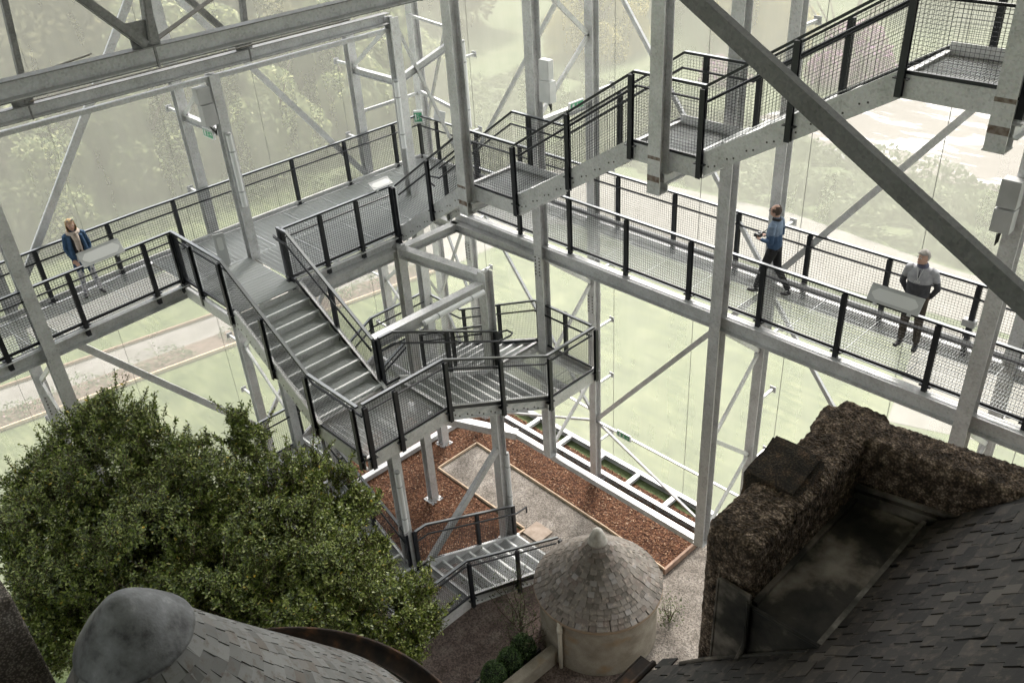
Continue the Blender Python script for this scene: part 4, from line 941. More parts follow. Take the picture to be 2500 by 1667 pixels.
TL = [(2, 47, 0, 1.2, "pale green tree behind the left edge above the woman"), (9, 44, 2, 1.25, "bushy green tree just behind the woman"), (14, 48, 1, 1.2, "olive tree behind the slanting brace, upper left"), (19, 44, 0, 1.0, "pale tree between the two left columns"),
      (24, 49, 1, 1.2, "olive green tree behind the grey speaker boxes"), (28, 44, 2, 1.1, "low green tree left of the corner tower"), (-5, 42, 2, 1.4, "green tree beyond the left edge"), (5, 60, 1, 1.5, "tall olive tree at top left, further back"), (16, 62, 0, 1.5, "tall pale tree at top left, far back"),
      (28, 62, 1, 1.5, "tall olive tree far behind the near truss"), (38, 60, 0, 1.4, "pale tree far behind the corner"), (34, 50, 2, 1.1, "green tree right of the far corner column"), (45, 54, 1, 1.3, "olive tree behind the junction boxes"), (-6, 56, 0, 1.5, "tall tree far left"),
      (54, 46, 2, 1.3, "green tree behind the central hanging column"), (62, 40, 1, 1.4, "olive tree at the top behind the upper stair"), (52, 66, 0, 1.6, "tall pale tree far behind at top centre"), (74, 30, 0, 1.4, "far green tree at the top right"), (76, 12, 1, 1.3, "far olive tree beyond the white-flowered ground"), (70, 52, 1, 1.6, "tall far tree at top right of centre"),
      (-8, 43, 2, .9, "low bushy tree at the left edge by the garden"), (-2, 42, 2, .95, "low bushy tree just left of the woman"), (4, 41.5, 2, .85, "low leafy tree right behind the woman"), (10, 41, 2, .9, "low leafy tree beyond the left walkway rail"), (15.5, 41.5, 2, .95, "low spreading tree beyond the garden path"),
      (21, 39.5, 2, .9, "low leafy tree behind the stair-head column"), (26, 39, 2, .8, "low bush-like tree near the corner of the garden"), (31, 40, 2, .85, "small leafy tree seen between the corner columns")]
for i, (x, y, k_, s_, nm) in enumerate(TL): tree(x, y, TM[k_], s_, nm, i * 1.3)
tree(45, 39, TY, 1.0, "yellow-leaved tree at top centre between two outer columns", .4); tree(52, 31, TY, 1.0, "yellow-leaved tree behind the bolted column, top right of centre", 2.)
tree(49, 24, TP, 1.0, "pink rhododendron behind the mesh of the upper stair", 1.); tree(44, 29, TP, .7, "smaller pink rhododendron below the middle landing", 3.)
# garden planting
FLW = island("flower_leaves", [(0, (.05, .08, .035)), (.6, (.12, .16, .08)), (.93, (.2, .22, .13)), (.96, (.35, .2, .25)), (1, (.6, .6, .56))], .8, transl=.2)
def planting(name, label, pts_, n, hgt, size, m, cat):
    px_ = RNG.uniform(min(p[0] for p in pts_), max(p[0] for p in pts_), n); py_ = RNG.uniform(min(p[1] for p in pts_), max(p[1] for p in pts_), n); k_ = in_poly(px_, py_, pts_)
    px_, py_ = px_[k_], py_[k_]; hh = np.array([max(0, .45 + 1.2 * noise.noise(Vector((a * .55, b * .55, 3)))) for a, b in zip(px_, py_)])
    kk = hh > .08; C = np.stack([px_[kk], py_[kk], RNG.uniform(0, 1, kk.sum()) ** .7 * hh[kk] * hgt + .02], 1); U, V = leafcloud(C, size, .4)
    quads(name, C, U, V, m, label=label, cat=cat, kind='stuff')
planting("flower_bed_plants", "leafy herbaceous plants and small flowers along the left garden bed", [(-13, 29.3), (-13, 30.2), (18.5, 25.0), (18.5, 24.1)], 42000, .75, .05, FLW, None)
HEDGE = island("ground_cover_leaves", [(0, (.06, .085, .035)), (.5, (.11, .14, .06)), (1, (.19, .21, .11))], .8, transl=.2)
planting("ground_cover", "low green shrubs beyond the path on the right", [(30.4, 27), (31.1, 16.5), (30.5, 9.6), (31.6, -14), (40, -14), (39, 6), (37.5, 16), (40, 30)], 60000, .9, .12, HEDGE, None)
planting("ground_cover", "rough planting behind the path in the centre", [(29.5, 27), (20.5, 33.4), (24, 42), (40, 40), (40, 30)], 26000, .8, .12, HEDGE, None)
planting("ground_cover", "rough planting below the trees on the left", [(-14, 41), (4, 38), (19, 35), (20, 33.4), (24, 42), (0, 43), (-14, 44)], 20000, .9, .12, HEDGE, None)
FIELD = mat("blossom_strewn_ground", (.3, .25, .22), .95)
g_ = N(FIELD, "ShaderNodeNewGeometry"); mp = N(FIELD, "ShaderNodeMapping"); mp.inputs["Scale"].default_value = (.55, .16, 1); mp.inputs["Rotation"].default_value = (0, 0, R(8)); lk(FIELD, g_.outputs["Position"], mp.inputs["Vector"])
n_ = N(FIELD, "ShaderNodeTexNoise", Scale=1.5, Detail=10, Roughness=.68); lk(FIELD, mp.outputs[0], n_.inputs["Vector"])
r_ = ramp(FIELD, n_.outputs[0], [(.3, (.11, .09, .08)), (.535, (.155, .132, .12)), (.56, (.5, .49, .48)), (.7, (.62, .62, .62))]); lk(FIELD, r_.outputs[0], P(FIELD).inputs["Base Color"])
poly("blossom_ground", [(37, -14), (38.5, 6), (37, 17), (40, 24), (56, 20), (70, 2), (70, -14)], .0, FIELD)

# ------------------------------------------------------------------ small plants near the tower
TOP = island("clipped_box_leaves", [(0, (.02, .045, .012)), (.6, (.05, .10, .025)), (1, (.11, .18, .05))], .5, transl=.1)
for i, (x, y, h_, nm) in enumerate(((7.30, 9.2, .66, "leftmost clipped evergreen ball by the planter, at the bottom edge"), (7.74, 9.2, .66, "middle one of the three clipped evergreen balls"), (8.18, 9.25, .64, "clipped evergreen ball nearest the round tower"))):
    t = thing("topiary", nm, "topiary bush", "clipped bushes by the round tower", (x, y, 0))
    n = 2600; v = rand_dirs(n); rr = .27 * (1 - .18 * v[:, 2]); C = np.stack([v[:, 0] * rr, v[:, 1] * rr, h_ * .5 + v[:, 2] * h_ * .52], 1) * RNG.uniform(.9, 1.04, (n, 1)); U, V = leafcloud(C, .022, .2)
    quads("leaves", C, U, V, TOP, parent=t, kind='stuff'); s = MB(); s.lathe((0, 0), [(0, h_ * .93), (.16, h_ * .85), (.24, h_ * .5), (.2, h_ * .15), (.03, .05), (.03, -.05)], 16); s.obj("core", mat("leaf_core", (.012, .02, .008), .9), t)
s = MB(); s.seg((6.6, 9.02, .12), (8.45, 9.02, .12), .04, .24); s.seg((6.6, 9.45, .10), (8.5, 9.45, .10), .03, .2); s.obj("planter", mat("black_planter", (.02, .02, .02), .6), label="long black-edged planter below the clipped balls", cat="planter")
tt = RNG.uniform(0, 1, 500)
quads("planter_pebbles", np.stack([6.7 + tt * 1.8, RNG.uniform(9.04, 9.43, 500), RNG.uniform(.14, .2, 500)], 1), *leafcloud(np.zeros((500, 3)), .03, 1), island("pebbles", [(0, (.2, .17, .13)), (1, (.5, .45, .38))], .8), kind='stuff')
def climber(x, y, h_, n, label):
    t = thing("climbing_plant", label, "shrub", None, (x, y, 0)); s = MB(); pts = []
    for j in range(9):
        p = Vector((0, 0, 0)); d = Vector((random.uniform(-.35, .35), random.uniform(-.35, .35), 1)); L = [p.copy()]
        for k_ in range(7): d += Vector(RNG.normal(size=3) * .28); d.z = abs(d.z); p = p + d.normalized() * h_ / 7; L.append(p.copy()); pts.append(p.copy())
        s.tube(L, [.012, .011, .01, .009, .008, .006, .005, .003], 5)
    s.obj("stems", BARK, t)
    C = np.array([tuple(random.choice(pts) + Vector(RNG.normal(size=3) * .13)) for _ in range(n)]); U, V = leafcloud(C, .024, .3); quads("leaves", C, U, V, HEDGE, parent=t, kind='stuff')
climber(8.6, 9.75, 1.7, 700, "straggly climbing shrub against the left side of the round tower")
climber(8.2, 9.4, 1.0, 260, "small thin shrub in front of the round tower wall")
climber(11.0, 7.6, .5, 380, "small green weed right of the round tower")

# ------------------------------------------------------------------ lights, boxes, signs
TUBEC = noisy("tube_end_cap", [(.3, (.30, .31, .31)), (.7, (.45, .46, .46))], 8, .5)
def tube_light(p, q, label, r=.055):
    t = thing("tube_light", label, "tube light", "white tube lights on the steelwork"); p = Vector(p); q = Vector(q); d = (q - p).normalized()
    s = MB(); s.tube([p, q], r, 14); s.obj("diffuser", TUBE, t, smooth=False)
    for f in (.22, .78):
        c = p.lerp(q, f); s = MB(); s.tube([c - d * .012, c + d * .012], r + .006, 14); s.obj("clip", TUBEC, t)
    s = MB(); s.tube([p - d * .05, p + d * .01], r * .9, 12); s.obj("end_cap", TUBEC, t)
tube_light((7.5, 15.82, 10.17), (7.5, 15.82, 8.70), "white tube light on the column at the stair head")
tube_light((11.56, 15.80, 10.19), (11.56, 15.80, 8.70), "white tube light on the corner column above the walkway")
tube_light((13.30, 15.5, 10.7), (13.30, 15.5, 8.75), "thin white tube light right of the central hanging column", .045)
tube_light((8.58, 11.80, 7.05), (10.12, 11.80, 7.05), "horizontal white tube light on the beam above the second flight")
tube_light((7.47, 11.82, 4.05), (7.47, 11.82, 2.5), "white tube light on the core column under the first landing")
tube_light((10.50, 11.92, 2.6), (10.50, 11.92, 1.0), "white tube light low on the core column by the gravel path")
GBOX = noisy("grey_box_paint", [(.3, (.40, .40, .40)), (.7, (.5, .5, .5))], 3, .5)
def jbox(name, lo, hi, m, label, group=None, cables=()):
    t = thing(name, label, "junction box", group)
    s = MB(); s.box(lo, hi); o = s.obj("body", m, t); bevel(o, .008)
    s = MB(); s.box((lo[0] - .004, lo[1] + .015, lo[2] + .015), (lo[0], hi[1] - .015, hi[2] - .015)); s.obj("cover", m, t)
    if cables:
        for c in cables: s = MB(); s.tube(c, .008, 6); s.obj("cable", CABLE, t)
def cab(x, y, z, dx, dy): return [[(x + i * .03, y, z), (x + dx * .3 + i * .02, y + dy * .3, z - .1 - i * .03), (x + dx * .7, y + dy * .7, z - .18 - i * .02), (x + dx, y + dy, z - .08)] for i in range(4)]
jbox("speaker_box", (7.10, 15.84, 10.84), (7.36, 16.05, 11.14), GBOX, "upper grey box on the stair-head column below the far truss", "grey boxes by the stair-head column")
jbox("speaker_box", (7.13, 15.84, 10.42), (7.38, 16.05, 10.82), GBOX, "lower grey box on the stair-head column, with cables beneath", "grey boxes by the stair-head column", cab(7.2, 15.9, 10.42, .2, .1))
jbox("junction_box", (11.72, 11.36, 10.92), (11.86, 11.60, 11.28), WHITE, "upper white junction box on the middle inner column", "white boxes on the middle column")
jbox("junction_box", (11.70, 11.32, 10.5), (11.87, 11.60, 10.90), WHITE, "lower white junction box with loose cables on the middle inner column", "white boxes on the middle column", cab(11.78, 11.45, 10.5, .2, .1))
jbox("junction_box", (11.45, 3.12, 10.75), (11.62, 3.36, 11.12), GBOX, "upper grey box at the right edge of the view", "grey boxes on the right edge column")
jbox("junction_box", (11.43, 3.12, 10.42), (11.62, 3.36, 10.73), GBOX, "lower grey box at the right edge with a cable bundle", "grey boxes on the right edge column", cab(11.5, 3.25, 10.42, .1, .05))
jbox("junction_box", (13.34, 3.78, 7.86), (13.46, 3.98, 7.98), GBOX, "small grey socket box at the foot of the outer rail right of the grey-jumper man", None, cab(13.38, 3.9, 7.86, .05, .05))
def exit_sign(c, along, up, out_, w, h, label, th=.05):
    """green running-man sign: plate with door, arrow and figure raised a few millimetres"""
    c = Vector(c); a = Vector(along).normalized(); u = Vector(up).normalized(); n = Vector(out_).normalized()
    t = thing("exit_sign", label, "exit sign", "green emergency exit signs")
    s = MB(); s.obox(c - n * th / 2, a * w / 2, u * h / 2, n * th / 2); s.obj("housing", WHITE, t)
    s = MB(); s.obox(c + n * .002, a * w * .44, u * h * .36, n * .002); s.obj("green_panel", GREEN, t)
    s = MB(); z = c + n * .006; e = n * .0015
    s.obox(z - a * w * .26, a * w * .07, u * h * .26, e)                                    # doorway
    s.obox(z + a * w * .02 + u * h * .20, a * w * .022, u * h * .06, e)                       # head
    s.obox(z + a * w * .00 + u * h * .04, (a * .6 + u * .8) * w * .025, (u * .8 - a * .6) * h * .12, e)
    s.obox(z + a * w * .05 - u * h * .14, (a + u * .4).normalized() * w * .055, (u - a * .4).normalized() * h * .035, e)
    s.obox(z - a * w * .04 - u * h * .16, (a * .5 + u).normalized() * w * .05, (a - u * .5).normalized() * h * .035, e)
    s.obox(z + a * w * .29, a * w * .08, u * h * .045, e)
    for k_ in (-1, 1): s.obox(z + a * w * .34 + u * h * .07 * k_, (a - u * k_).normalized() * w * .045, (a + u * k_).normalized() * h * .04, e)
    s.obj("running_figure", WHITE, t)
exit_sign((7.5, 16.7, 10.02), (0, -1, 0), (0, 0, 1), (-1, -.15, 0), .42, .2, "green exit sign hanging under the strut by the grey boxes")
exit_sign((12.85, 11.7, 10.11), (1, 0, 0), (0, 0, 1), (0, -1, .1), .42, .17, "green exit sign on the strut right of the white junction boxes")
exit_sign((13.34, 10.83, 2.0), (0, -1, 0), (0, 0, 1), (-1, 0, .2), .42, .17, "low green exit sign over the lawn near the ladder frame")
exit_sign((13.36, 17.52, 8.58), (.7, -.7, 0), (0, 0, 1), (-.7, -.7, .1), .22, .32, "white call box with green pictogram on the far corner rail", .12)
def arrow_sign():
    t = thing("arrow_sign", "grey direction sign with an arrow on the rail right of the corner box", "sign")
    s = MB(); s.obox((13.40, 16.72, 8.76), (.008, 0, 0), (0, .20, 0), (.03, 0, .12)); s.obj("plate", GREYP, t)
    s = MB(); s.obox((13.388, 16.70, 8.76), (.002, 0, 0), (0, .07, 0), (.002, 0, .008))
    for k_ in (-1, 1): s.obox((13.388, 16.655, 8.76 + k_ * .022), (.002, 0, 0), (0, .03, k_ * .03), (0, .006, -.006 * k_))
    s.obj("arrow", BLACK, t)
arrow_sign()
def lectern(c, along, out_, label, w=.8, h=.27, tilt=35):
    c = Vector(c); a = Vector(along).normalized(); n = Vector(out_).normalized(); u = Vector((0, 0, 1))
    uu = (u * math.cos(R(tilt)) - n * math.sin(R(tilt))); nn = (n * math.cos(R(tilt)) + u * math.sin(R(tilt)))
    t = thing("information_panel", label, "information panel", "tilted information panels on the rails")
    s = MB(); s.obox(c, a * w / 2, uu * h / 2, nn * .012); s.obx = 0; o = s.obj("plate", GREYP, t); bevel(o, .006)
    b = MB(); k_ = 16; ww, hh = w * .44, h * .33; ch_ = hh * .9
    ring = [(-ww + ch_, -hh), (ww - ch_, -hh), (ww, -hh + ch_ * .9), (ww, hh - ch_ * .9), (ww - ch_, hh), (-ww + ch_, hh), (-ww, hh - ch_ * .9), (-ww, -hh + ch_ * .9)]
    b.v = [tuple(c + a * x + uu * y + nn * .016) for x, y in ring] + [tuple(c + a * x + uu * y + nn * .010) for x, y in ring]; n_ = len(ring)
    b.f = [tuple(range(n_))] + [(i, (i + 1) % n_, (i + 1) % n_ + n_, i + n_) for i in range(n_)]; b.mi = [0] * len(b.f); o = b.obj("raised_panel", GREYD, t); fix_normals(o)
    s = MB(); s.obox(c + uu * h / 2, a * w / 2, uu * .006, nn * .02); s.obj("rim", GALVB, t)
    for sg in (-.33, .33):
        s = MB(); s.seg(c + a * w * sg - uu * h * .3 - nn * .01, c + a * w * sg - uu * h * .62 - nn * .03, .05, .04); s.obj("bracket", GALVB, t)
lectern((11.88, 4.52, 8.78), (0, 1, 0), (-1, 0, 0), "grey information panel on the inner rail in front of the man in the grey jumper")
lectern((4.63, 16.0, 8.74), (1, .085, 0), (.085, -1, 0), "grey information panel on the inner rail in front of the woman", .8, .28)
lectern((9.9, 14.5, 8.72), (1, 0, 0), (0, -1, 0), "small grey information panel on the rail near the foot of the upper stair", .5, .2, 60)
def stand_sign():
    t = thing("standing_sign", "narrow upright grey sign with an oval, standing at the back of the stair platform", "sign")
    a = Vector((1, -.25, 0)).normalized(); n = Vector((-.25, -1, .0)).normalized(); c = Vector((6.93, 16.12, 0))
    s = MB(); s.obox(c + Vector((0, 0, 7.86)), a * .11, n * .008, Vector((0, 0, .36))); s.obj("plate", GREYP, t)
    b = MB(); pts = [(math.cos(k * math.pi / 8) * .06, math.sin(k * math.pi / 8) * .06 + (.09 if 0 < k < 8 else -.09 if k > 8 else 0)) for k in range(16)]
    b.v = [tuple(c + a * x + Vector((0, 0, 8.0 + y)) + n * .012) for x, y in pts]; b.f = [tuple(range(16))]; b.mi = [0]; b.obj("oval", GREYD, t)
    s = MB(); s.box((6.83, 16.05, 7.5), (7.03, 16.2, 7.51)); s.obj("foot", GALVB, t)
stand_sign()

# ------------------------------------------------------------------ people
SKIN = noisy("skin", [(.3, (.44, .26, .19)), (.7, (.54, .34, .26))], 12, .55)
def cloth(name, a, b, sc_=14): return noisy(name, [(.3, a), (.7, b)], sc_, .9, .7, 15)
def body(t, prims, mats, loc, yaw, voxel=.0095):
    """prims: (material index, [(x,y,z,rx,ry)...]) swept ellipses; fused into one continuous skin by voxel remesh"""
    m_ = MB()
    for mi, pts in prims:
        P3 = [Vector(p[:3]) for p in pts]; n = 14; i0 = len(m_.v)
        for j, p in enumerate(P3):
            d = (P3[min(j + 1, len(P3) - 1)] - P3[max(j - 1, 0)]).normalized(); rx, ry = pts[j][3], pts[j][4]
            a = Vector((0, 1, 0)); a = (a - d * a.dot(d));
            if a.length < .2: a = Vector((0, 0, 1)) - d * d.z
            a.normalize(); b = d.cross(a)
            for k_ in range(n): an = 2 * math.pi * k_ / n; m_.v.append(tuple(p + a * math.cos(an) * ry + b * math.sin(an) * rx))
        for j in range(len(P3) - 1):
            for k_ in range(n): q = i0 + j * n + k_; w_ = i0 + j * n + (k_ + 1) % n; m_.f.append((q, w_, w_ + n, q + n)); m_.mi.append(0)
        for (j, sg) in ((0, -1), (len(P3) - 1, 1)):        # domed ends
            d = (P3[min(j + 1, len(P3) - 1)] - P3[max(j - 1, 0)]).normalized(); r_ = min(pts[j][3], pts[j][4]); ic = len(m_.v); m_.v.append(tuple(P3[j] + d * sg * r_ * .55))
            for k_ in range(n): q = i0 + j * n + k_; w_ = i0 + j * n + (k_ + 1) % n; m_.f.append((q, w_, ic) if sg > 0 else (w_, q, ic)); m_.mi.append(0)
    me = m_.data("tmp", mats[0]); o = bpy.data.objects.new("tmp", me); COL.objects.link(o)
    md = o.modifiers.new("r", 'REMESH'); md.mode = 'VOXEL'; md.voxel_size = voxel; sm = o.modifiers.new("s", 'SMOOTH'); sm.factor = .5; sm.iterations = 3
    dg = bpy.context.evaluated_depsgraph_get(); ev = o.evaluated_get(dg); me2 = bpy.data.meshes.new_from_object(ev); bpy.data.objects.remove(o)
    me2.name = "body"; me2.materials.clear()
    for mm in mats: me2.materials.append(mm)
    cen = np.empty(len(me2.polygons) * 3, np.float32); me2.polygons.foreach_get("center", cen); cen = cen.reshape(-1, 3)
    best = np.full(len(cen), 1e9); idx = np.zeros(len(cen), np.int32)
    for mi, pts in prims:
        for p, q in zip(pts[:-1], pts[1:]):
            a = np.array(p[:3]); b = np.array(q[:3]); ab = b - a; tt = np.clip(((cen - a) @ ab) / (ab @ ab + 1e-9), 0, 1)
            ra = (p[3] + p[4]) / 2; rb = (q[3] + q[4]) / 2; d = np.linalg.norm(cen - (a + tt[:, None] * ab), axis=1) / (ra + (rb - ra) * tt); k_ = d < best; best[k_] = d[k_]; idx[k_] = mi
    me2.polygons.foreach_set("material_index", idx); me2.polygons.foreach_set("use_smooth", [True] * len(idx)); me2.update()
    return put("body", me2, t)
def hand(base, d, side, mi, curl=.5):
    """palm plus four fingers and a thumb; d = pointing direction"""
    b = Vector(base); d = Vector(d).normalized(); s_ = Vector(side).normalized(); nrm = d.cross(s_)
    out = [(mi, [(*b, .020, .026), (*(b + d * .045), .017, .036), (*(b + d * .085), .014, .036)])]
    for k_, (o_, L) in enumerate(((-.030, .062), (-.010, .075), (.010, .07), (.030, .055))):
        p0 = b + d * .07 + s_ * o_; p1 = b + d * .10 + s_ * o_ * 1.1; p2 = p1 + (d * (1 - curl) + nrm * curl).normalized() * L * .5; p3 = p2 + (d * (1 - 1.5 * curl) + nrm * curl * 1.4).normalized() * L * .5
        out.append((mi, [(*p0, .0095, .0095), (*p1, .009, .009), (*p2, .0085, .0085), (*p3, .007, .007)]))
    p0 = b + d * .02 - s_ * .03; out.append((mi, [(*p0, .012, .012), (*(p0 + d * .03 - s_ * .022 + nrm * .01), .010, .010), (*(p0 + d * .062 - s_ * .024 + nrm * .02), .008, .008)]))
    return out
def head_prims(c, f, mi, r=1.):
    """c = centre of the skull, f = facing direction in the local frame"""
    c = Vector(c); f = Vector((f[0], f[1], f[2] if len(f) > 2 else 0)).normalized(); u = Vector((0, 0, 1))
    return [(mi, [(*(c + u * .085 * r - f * .012), .055 * r, .05 * r), (*(c + u * .045 * r - f * .010), .088 * r, .074 * r), (*(c - f * .004), .092 * r, .077 * r), (*(c - u * .05 * r + f * .012), .080 * r, .066 * r), (*(c - u * .10 * r + f * .028), .052 * r, .046 * r)]),
            (mi, [(*(c + f * .080 * r + u * .005), .011, .010), (*(c + f * .104 * r - u * .028), .016, .015)]),
            (mi, [(*(c + f * .078 * r - u * .068), .012, .022), (*(c + f * .072 * r - u * .098), .018, .020)])]
def face_bits(t, c, f, hair_m, bald=False, long=False, glasses=None):
    c = Vector(c); f = Vector((f[0], f[1], 0)).normalized(); s_ = Vector((-f.y, f.x, 0)); u = Vector((0, 0, 1))
    EYE = mat("eye_dark", (.05, .035, .03), .3); EW = mat("eye_white", (.7, .68, .65), .4); LIP = mat("lip", (.42, .17, .14), .5)
    for sg in (-1, 1):
        m_ = MB(); p = c + f * .083 + s_ * .031 * sg + u * .006; m_.obox(p, f * .004, s_ * .012, u * .006); m_.obj("eye", EW, t)
        m_ = MB(); m_.obox(p + f * .004, f * .002, s_ * .005, u * .005); m_.obj("pupil", EYE, t)
        m_ = MB(); m_.obox(p + u * .020 + f * .004, f * .004, s_ * .016 - u * .002 * sg, u * .004); m_.obj("eyebrow", hair_m, t)
        m_ = MB(); m_.lathe((0, 0), [(.002, -.032), (.014, -.022), (.020, .0), (.018, .018), (.004, .030)], 8)
        o = m_.obj("ear", SKIN, t, smooth=True); o.location = c + s_ * .077 * sg - f * .005 - u * .008; o.scale = (.9, .55, 1)
    m_ = MB(); m_.obox(c + f * .090 - u * .060, f * .003, s_ * .022, u * .005); m_.obj("mouth", LIP, t)
    # hair shell
    b = bmesh.new(); bmesh.ops.create_uvsphere(b, u_segments=40, v_segments=28, radius=1.0)
    dl = []
    for v in b.verts:
        p = v.co; lf, ls, lu = p.x, p.y, p.z
        r_ = Vector((.101 * lf, .088 * ls, .110 * lu + .012)); keep = True
        if bald: keep = (lf < -.15 and lu > -.75 and lu < .72) or (abs(ls) > .80 and lf < .35 and -.3 < lu < .35)
        elif long: keep = not (lf > .28 and lu < .52)
        else: keep = (lu > .38 and lf < .86) or (lf < .12 and lu > -.6)
        if long and lu < .1: r_.z = -.03 + lu * .20; r_.x *= 1.08; r_.y *= 1.10 + .15 * (-lu)
        w_ = r_ * (1.02 + .07 * noise.noise(p * 4) + .05 * noise.noise(p * 14)); v.co = c + f * w_.x + s_ * w_.y + u * w_.z
        if not keep: dl.append(v)
    bmesh.ops.delete(b, geom=dl, context='VERTS'); me = bpy.data.meshes.new("hair"); b.to_mesh(me); b.free(); me.materials.append(hair_m)
    me.polygons.foreach_set("use_smooth", [True] * len(me.polygons)); o = put("hair", me, t); md = o.modifiers.new("s", 'SOLIDIFY'); md.thickness = .012
    if glasses:
        m_ = MB(); g0 = c + f * (.098 if glasses != 'up' else .055) + u * (.004 if glasses != 'up' else .098)
        gu = u if glasses != 'up' else (u * .3 - f * .95).normalized()
        for sg in (-1, 1):
            cc = g0 + s_ * .033 * sg
            if glasses == 'up': m_.obox(cc, (f * .3 + u * .9) * .004, s_ * .029, gu * .022)
            else:
                for dz in (-1, 1): m_.obox(cc + gu * .016 * dz, f * .003, s_ * .024, gu * .0025)
                for dy in (-1, 1): m_.obox(cc + s_ * .024 * dy, f * .003, s_ * .0025, gu * .016)
            m_.seg(cc + s_ * .028 * sg, cc + s_ * .050 * sg - f * .09 + (u * .0 if glasses != 'up' else -u * .03), .005, .006)
        m_.obox(g0, f * .003, s_ * .01, gu * .003); m_.obj("glasses", mat("dark_frames", (.02, .015, .015), .3), t)
def person(loc, yaw, label, scale=1.):
    t = thing("person", label, "person", None, loc); t.rotation_euler.z = R(yaw); t.scale = (scale,) * 3; return t
SHOE = mat("black_shoes", (.012, .011, .011), .45)
# --- man with two-tone blue sweater, mid-stride, holding a camera; local +x is his heading
t = person((12.87, 7.12, 7.5), 97, "balding man in a blue two-tone sweater walking with a black camera in his hands", 1.0)
SW1 = cloth("blue_sweater_upper", (.12, .165, .235), (.20, .255, .34)); SW2 = cloth("blue_sweater_lower", (.03, .065, .13), (.055, .095, .17)); TR = cloth("black_trousers", (.014, .014, .016), (.03, .03, .033))
pr = []
pr += [(2, [(-.02, 0, .90, .115, .165), (0, 0, 1.00, .115, .160)]), (1, [(0, 0, .98, .125, .170), (.02, 0, 1.10, .135, .165), (.03, 0, 1.22, .130, .175)]), (0, [(.03, 0, 1.22, .130, .178), (.02, 0, 1.34, .115, .185), (.01, 0, 1.42, .085, .145), (.01, 0, 1.47, .06, .075)])]
for sg in (-1, 1):
    sh = (.01, .185 * sg, 1.385); el = (-.03, .235 * sg, 1.13); wr = (.20, .11 * sg, 1.075)
    pr += [(0, [(.01, .13 * sg, 1.41, .06, .06), (*sh, .062, .062), (-.01, .21 * sg, 1.27, .055, .055)]), (1, [(-.01, .21 * sg, 1.27, .054, .054), (*el, .047, .047), (*wr, .034, .034)])]
    pr += hand((.215, .105 * sg, 1.075), (.8, -.35 * sg, .05), (0, .2, 1), 3, .6)
L_ = [(2, [(0, .085, .90, .10, .095), (.13, .09, .52, .070, .068), (.235, .085, .12, .052, .052)]), (4, [(.20, .085, .065, .04, .04), (.27, .085, .045, .035, .045), (.38, .09, .035, .028, .042)]),
      (2, [(0, -.085, .90, .10, .095), (-.07, -.085, .50, .070, .068), (-.30, -.085, .15, .052, .052)]), (4, [(-.34, -.085, .09, .04, .04), (-.28, -.085, .05, .035, .045), (-.18, -.085, .03, .028, .042)])]
pr += L_; pr += [(3, [(.01, 0, 1.46, .052, .055), (.02, 0, 1.55, .05, .052)])]; hc = (.045, 0, 1.625); pr += head_prims(hc, (1, .0), 3)
body(t, pr, [SW1, SW2, TR, SKIN, SHOE], None, 0); HB_ = mat("dark_brown_hair", (.06, .04, .03), .8)
face_bits(t, hc, (1, .0), HB_, bald=True, glasses='on')
s = MB(); s.box((.27, -.07, 1.05), (.33, .07, 1.14)); s.tube([(.33, 0, 1.09), (.39, 0, 1.085)], .035, 14); s.box((.285, -.025, 1.14), (.32, .025, 1.16)); s.obj("tmp", mat("camera_black", (.015, .015, .016), .4)); o = bpy.data.objects["tmp"]; o.name = "camera_body"
cm = o; cm.parent = t
s = MB(); s.tube([(.0, .09, 1.45), (.08, .12, 1.35), (.2, .1, 1.2), (.28, .07, 1.12)], .006, 6); s.tube([(.0, -.09, 1.45), (.08, -.12, 1.35), (.2, -.1, 1.2), (.28, -.07, 1.12)], .006, 6); s.obj("camera_strap", CABLE, t)
s = MB(); s.lathe((.012, 0), [(.078, 1.455), (.082, 1.47), (.070, 1.50), (.062, 1.505)], 20); s.obj("collar", mat("black_collar", (.015, .015, .017), .8), t, smooth=True)
# --- man in grey jumper standing by the panel
t = person((12.8, 4.55, 7.5), 186, "grey-haired man in a two-tone grey jumper standing behind the information panel", 1.0)
GU = cloth("grey_jumper_upper", (.28, .28, .30), (.40, .40, .42)); GL = cloth("charcoal_jumper_lower", (.045, .045, .052), (.08, .08, .09)); BT = cloth("brown_trousers", (.045, .035, .026), (.085, .068, .050)); NAVY = cloth("navy_hem", (.015, .018, .028), (.03, .034, .045))
pr = [(2, [(0, 0, .88, .12, .175), (0, 0, .97, .125, .175)]), (1, [(0, 0, .95, .138, .182), (.01, 0, 1.08, .142, .178), (.015, 0, 1.20, .138, .186)]), (0, [(.015, 0, 1.21, .136, .188), (.01, 0, 1.33, .118, .192), (0, 0, 1.42, .085, .150), (0, 0, 1.465, .06, .078)])]
for sg in (-1, 1):
    sh = (0, .190 * sg, 1.385); el = (-.05, .265 * sg, 1.10); wr = (-.10, .17 * sg, .90)
    pr += [(0, [(0, .13 * sg, 1.41, .06, .06), (*sh, .064, .064), (-.02, .235 * sg, 1.25, .057, .057)]), (1, [(-.02, .235 * sg, 1.25, .056, .056), (*el, .05, .05), (*wr, .036, .036)])]
    pr += hand((-.105, .16 * sg, .885), (-.1, -.5 * sg, -.8), (1, 0, 0), 3, .3)
pr += [(2, [(0, .09, .90, .105, .10), (.0, .11, .50, .074, .072), (.0, .13, .12, .056, .056)]), (2, [(0, -.09, .90, .105, .10), (.01, -.10, .50, .074, .072), (.0, -.11, .12, .056, .056)])]
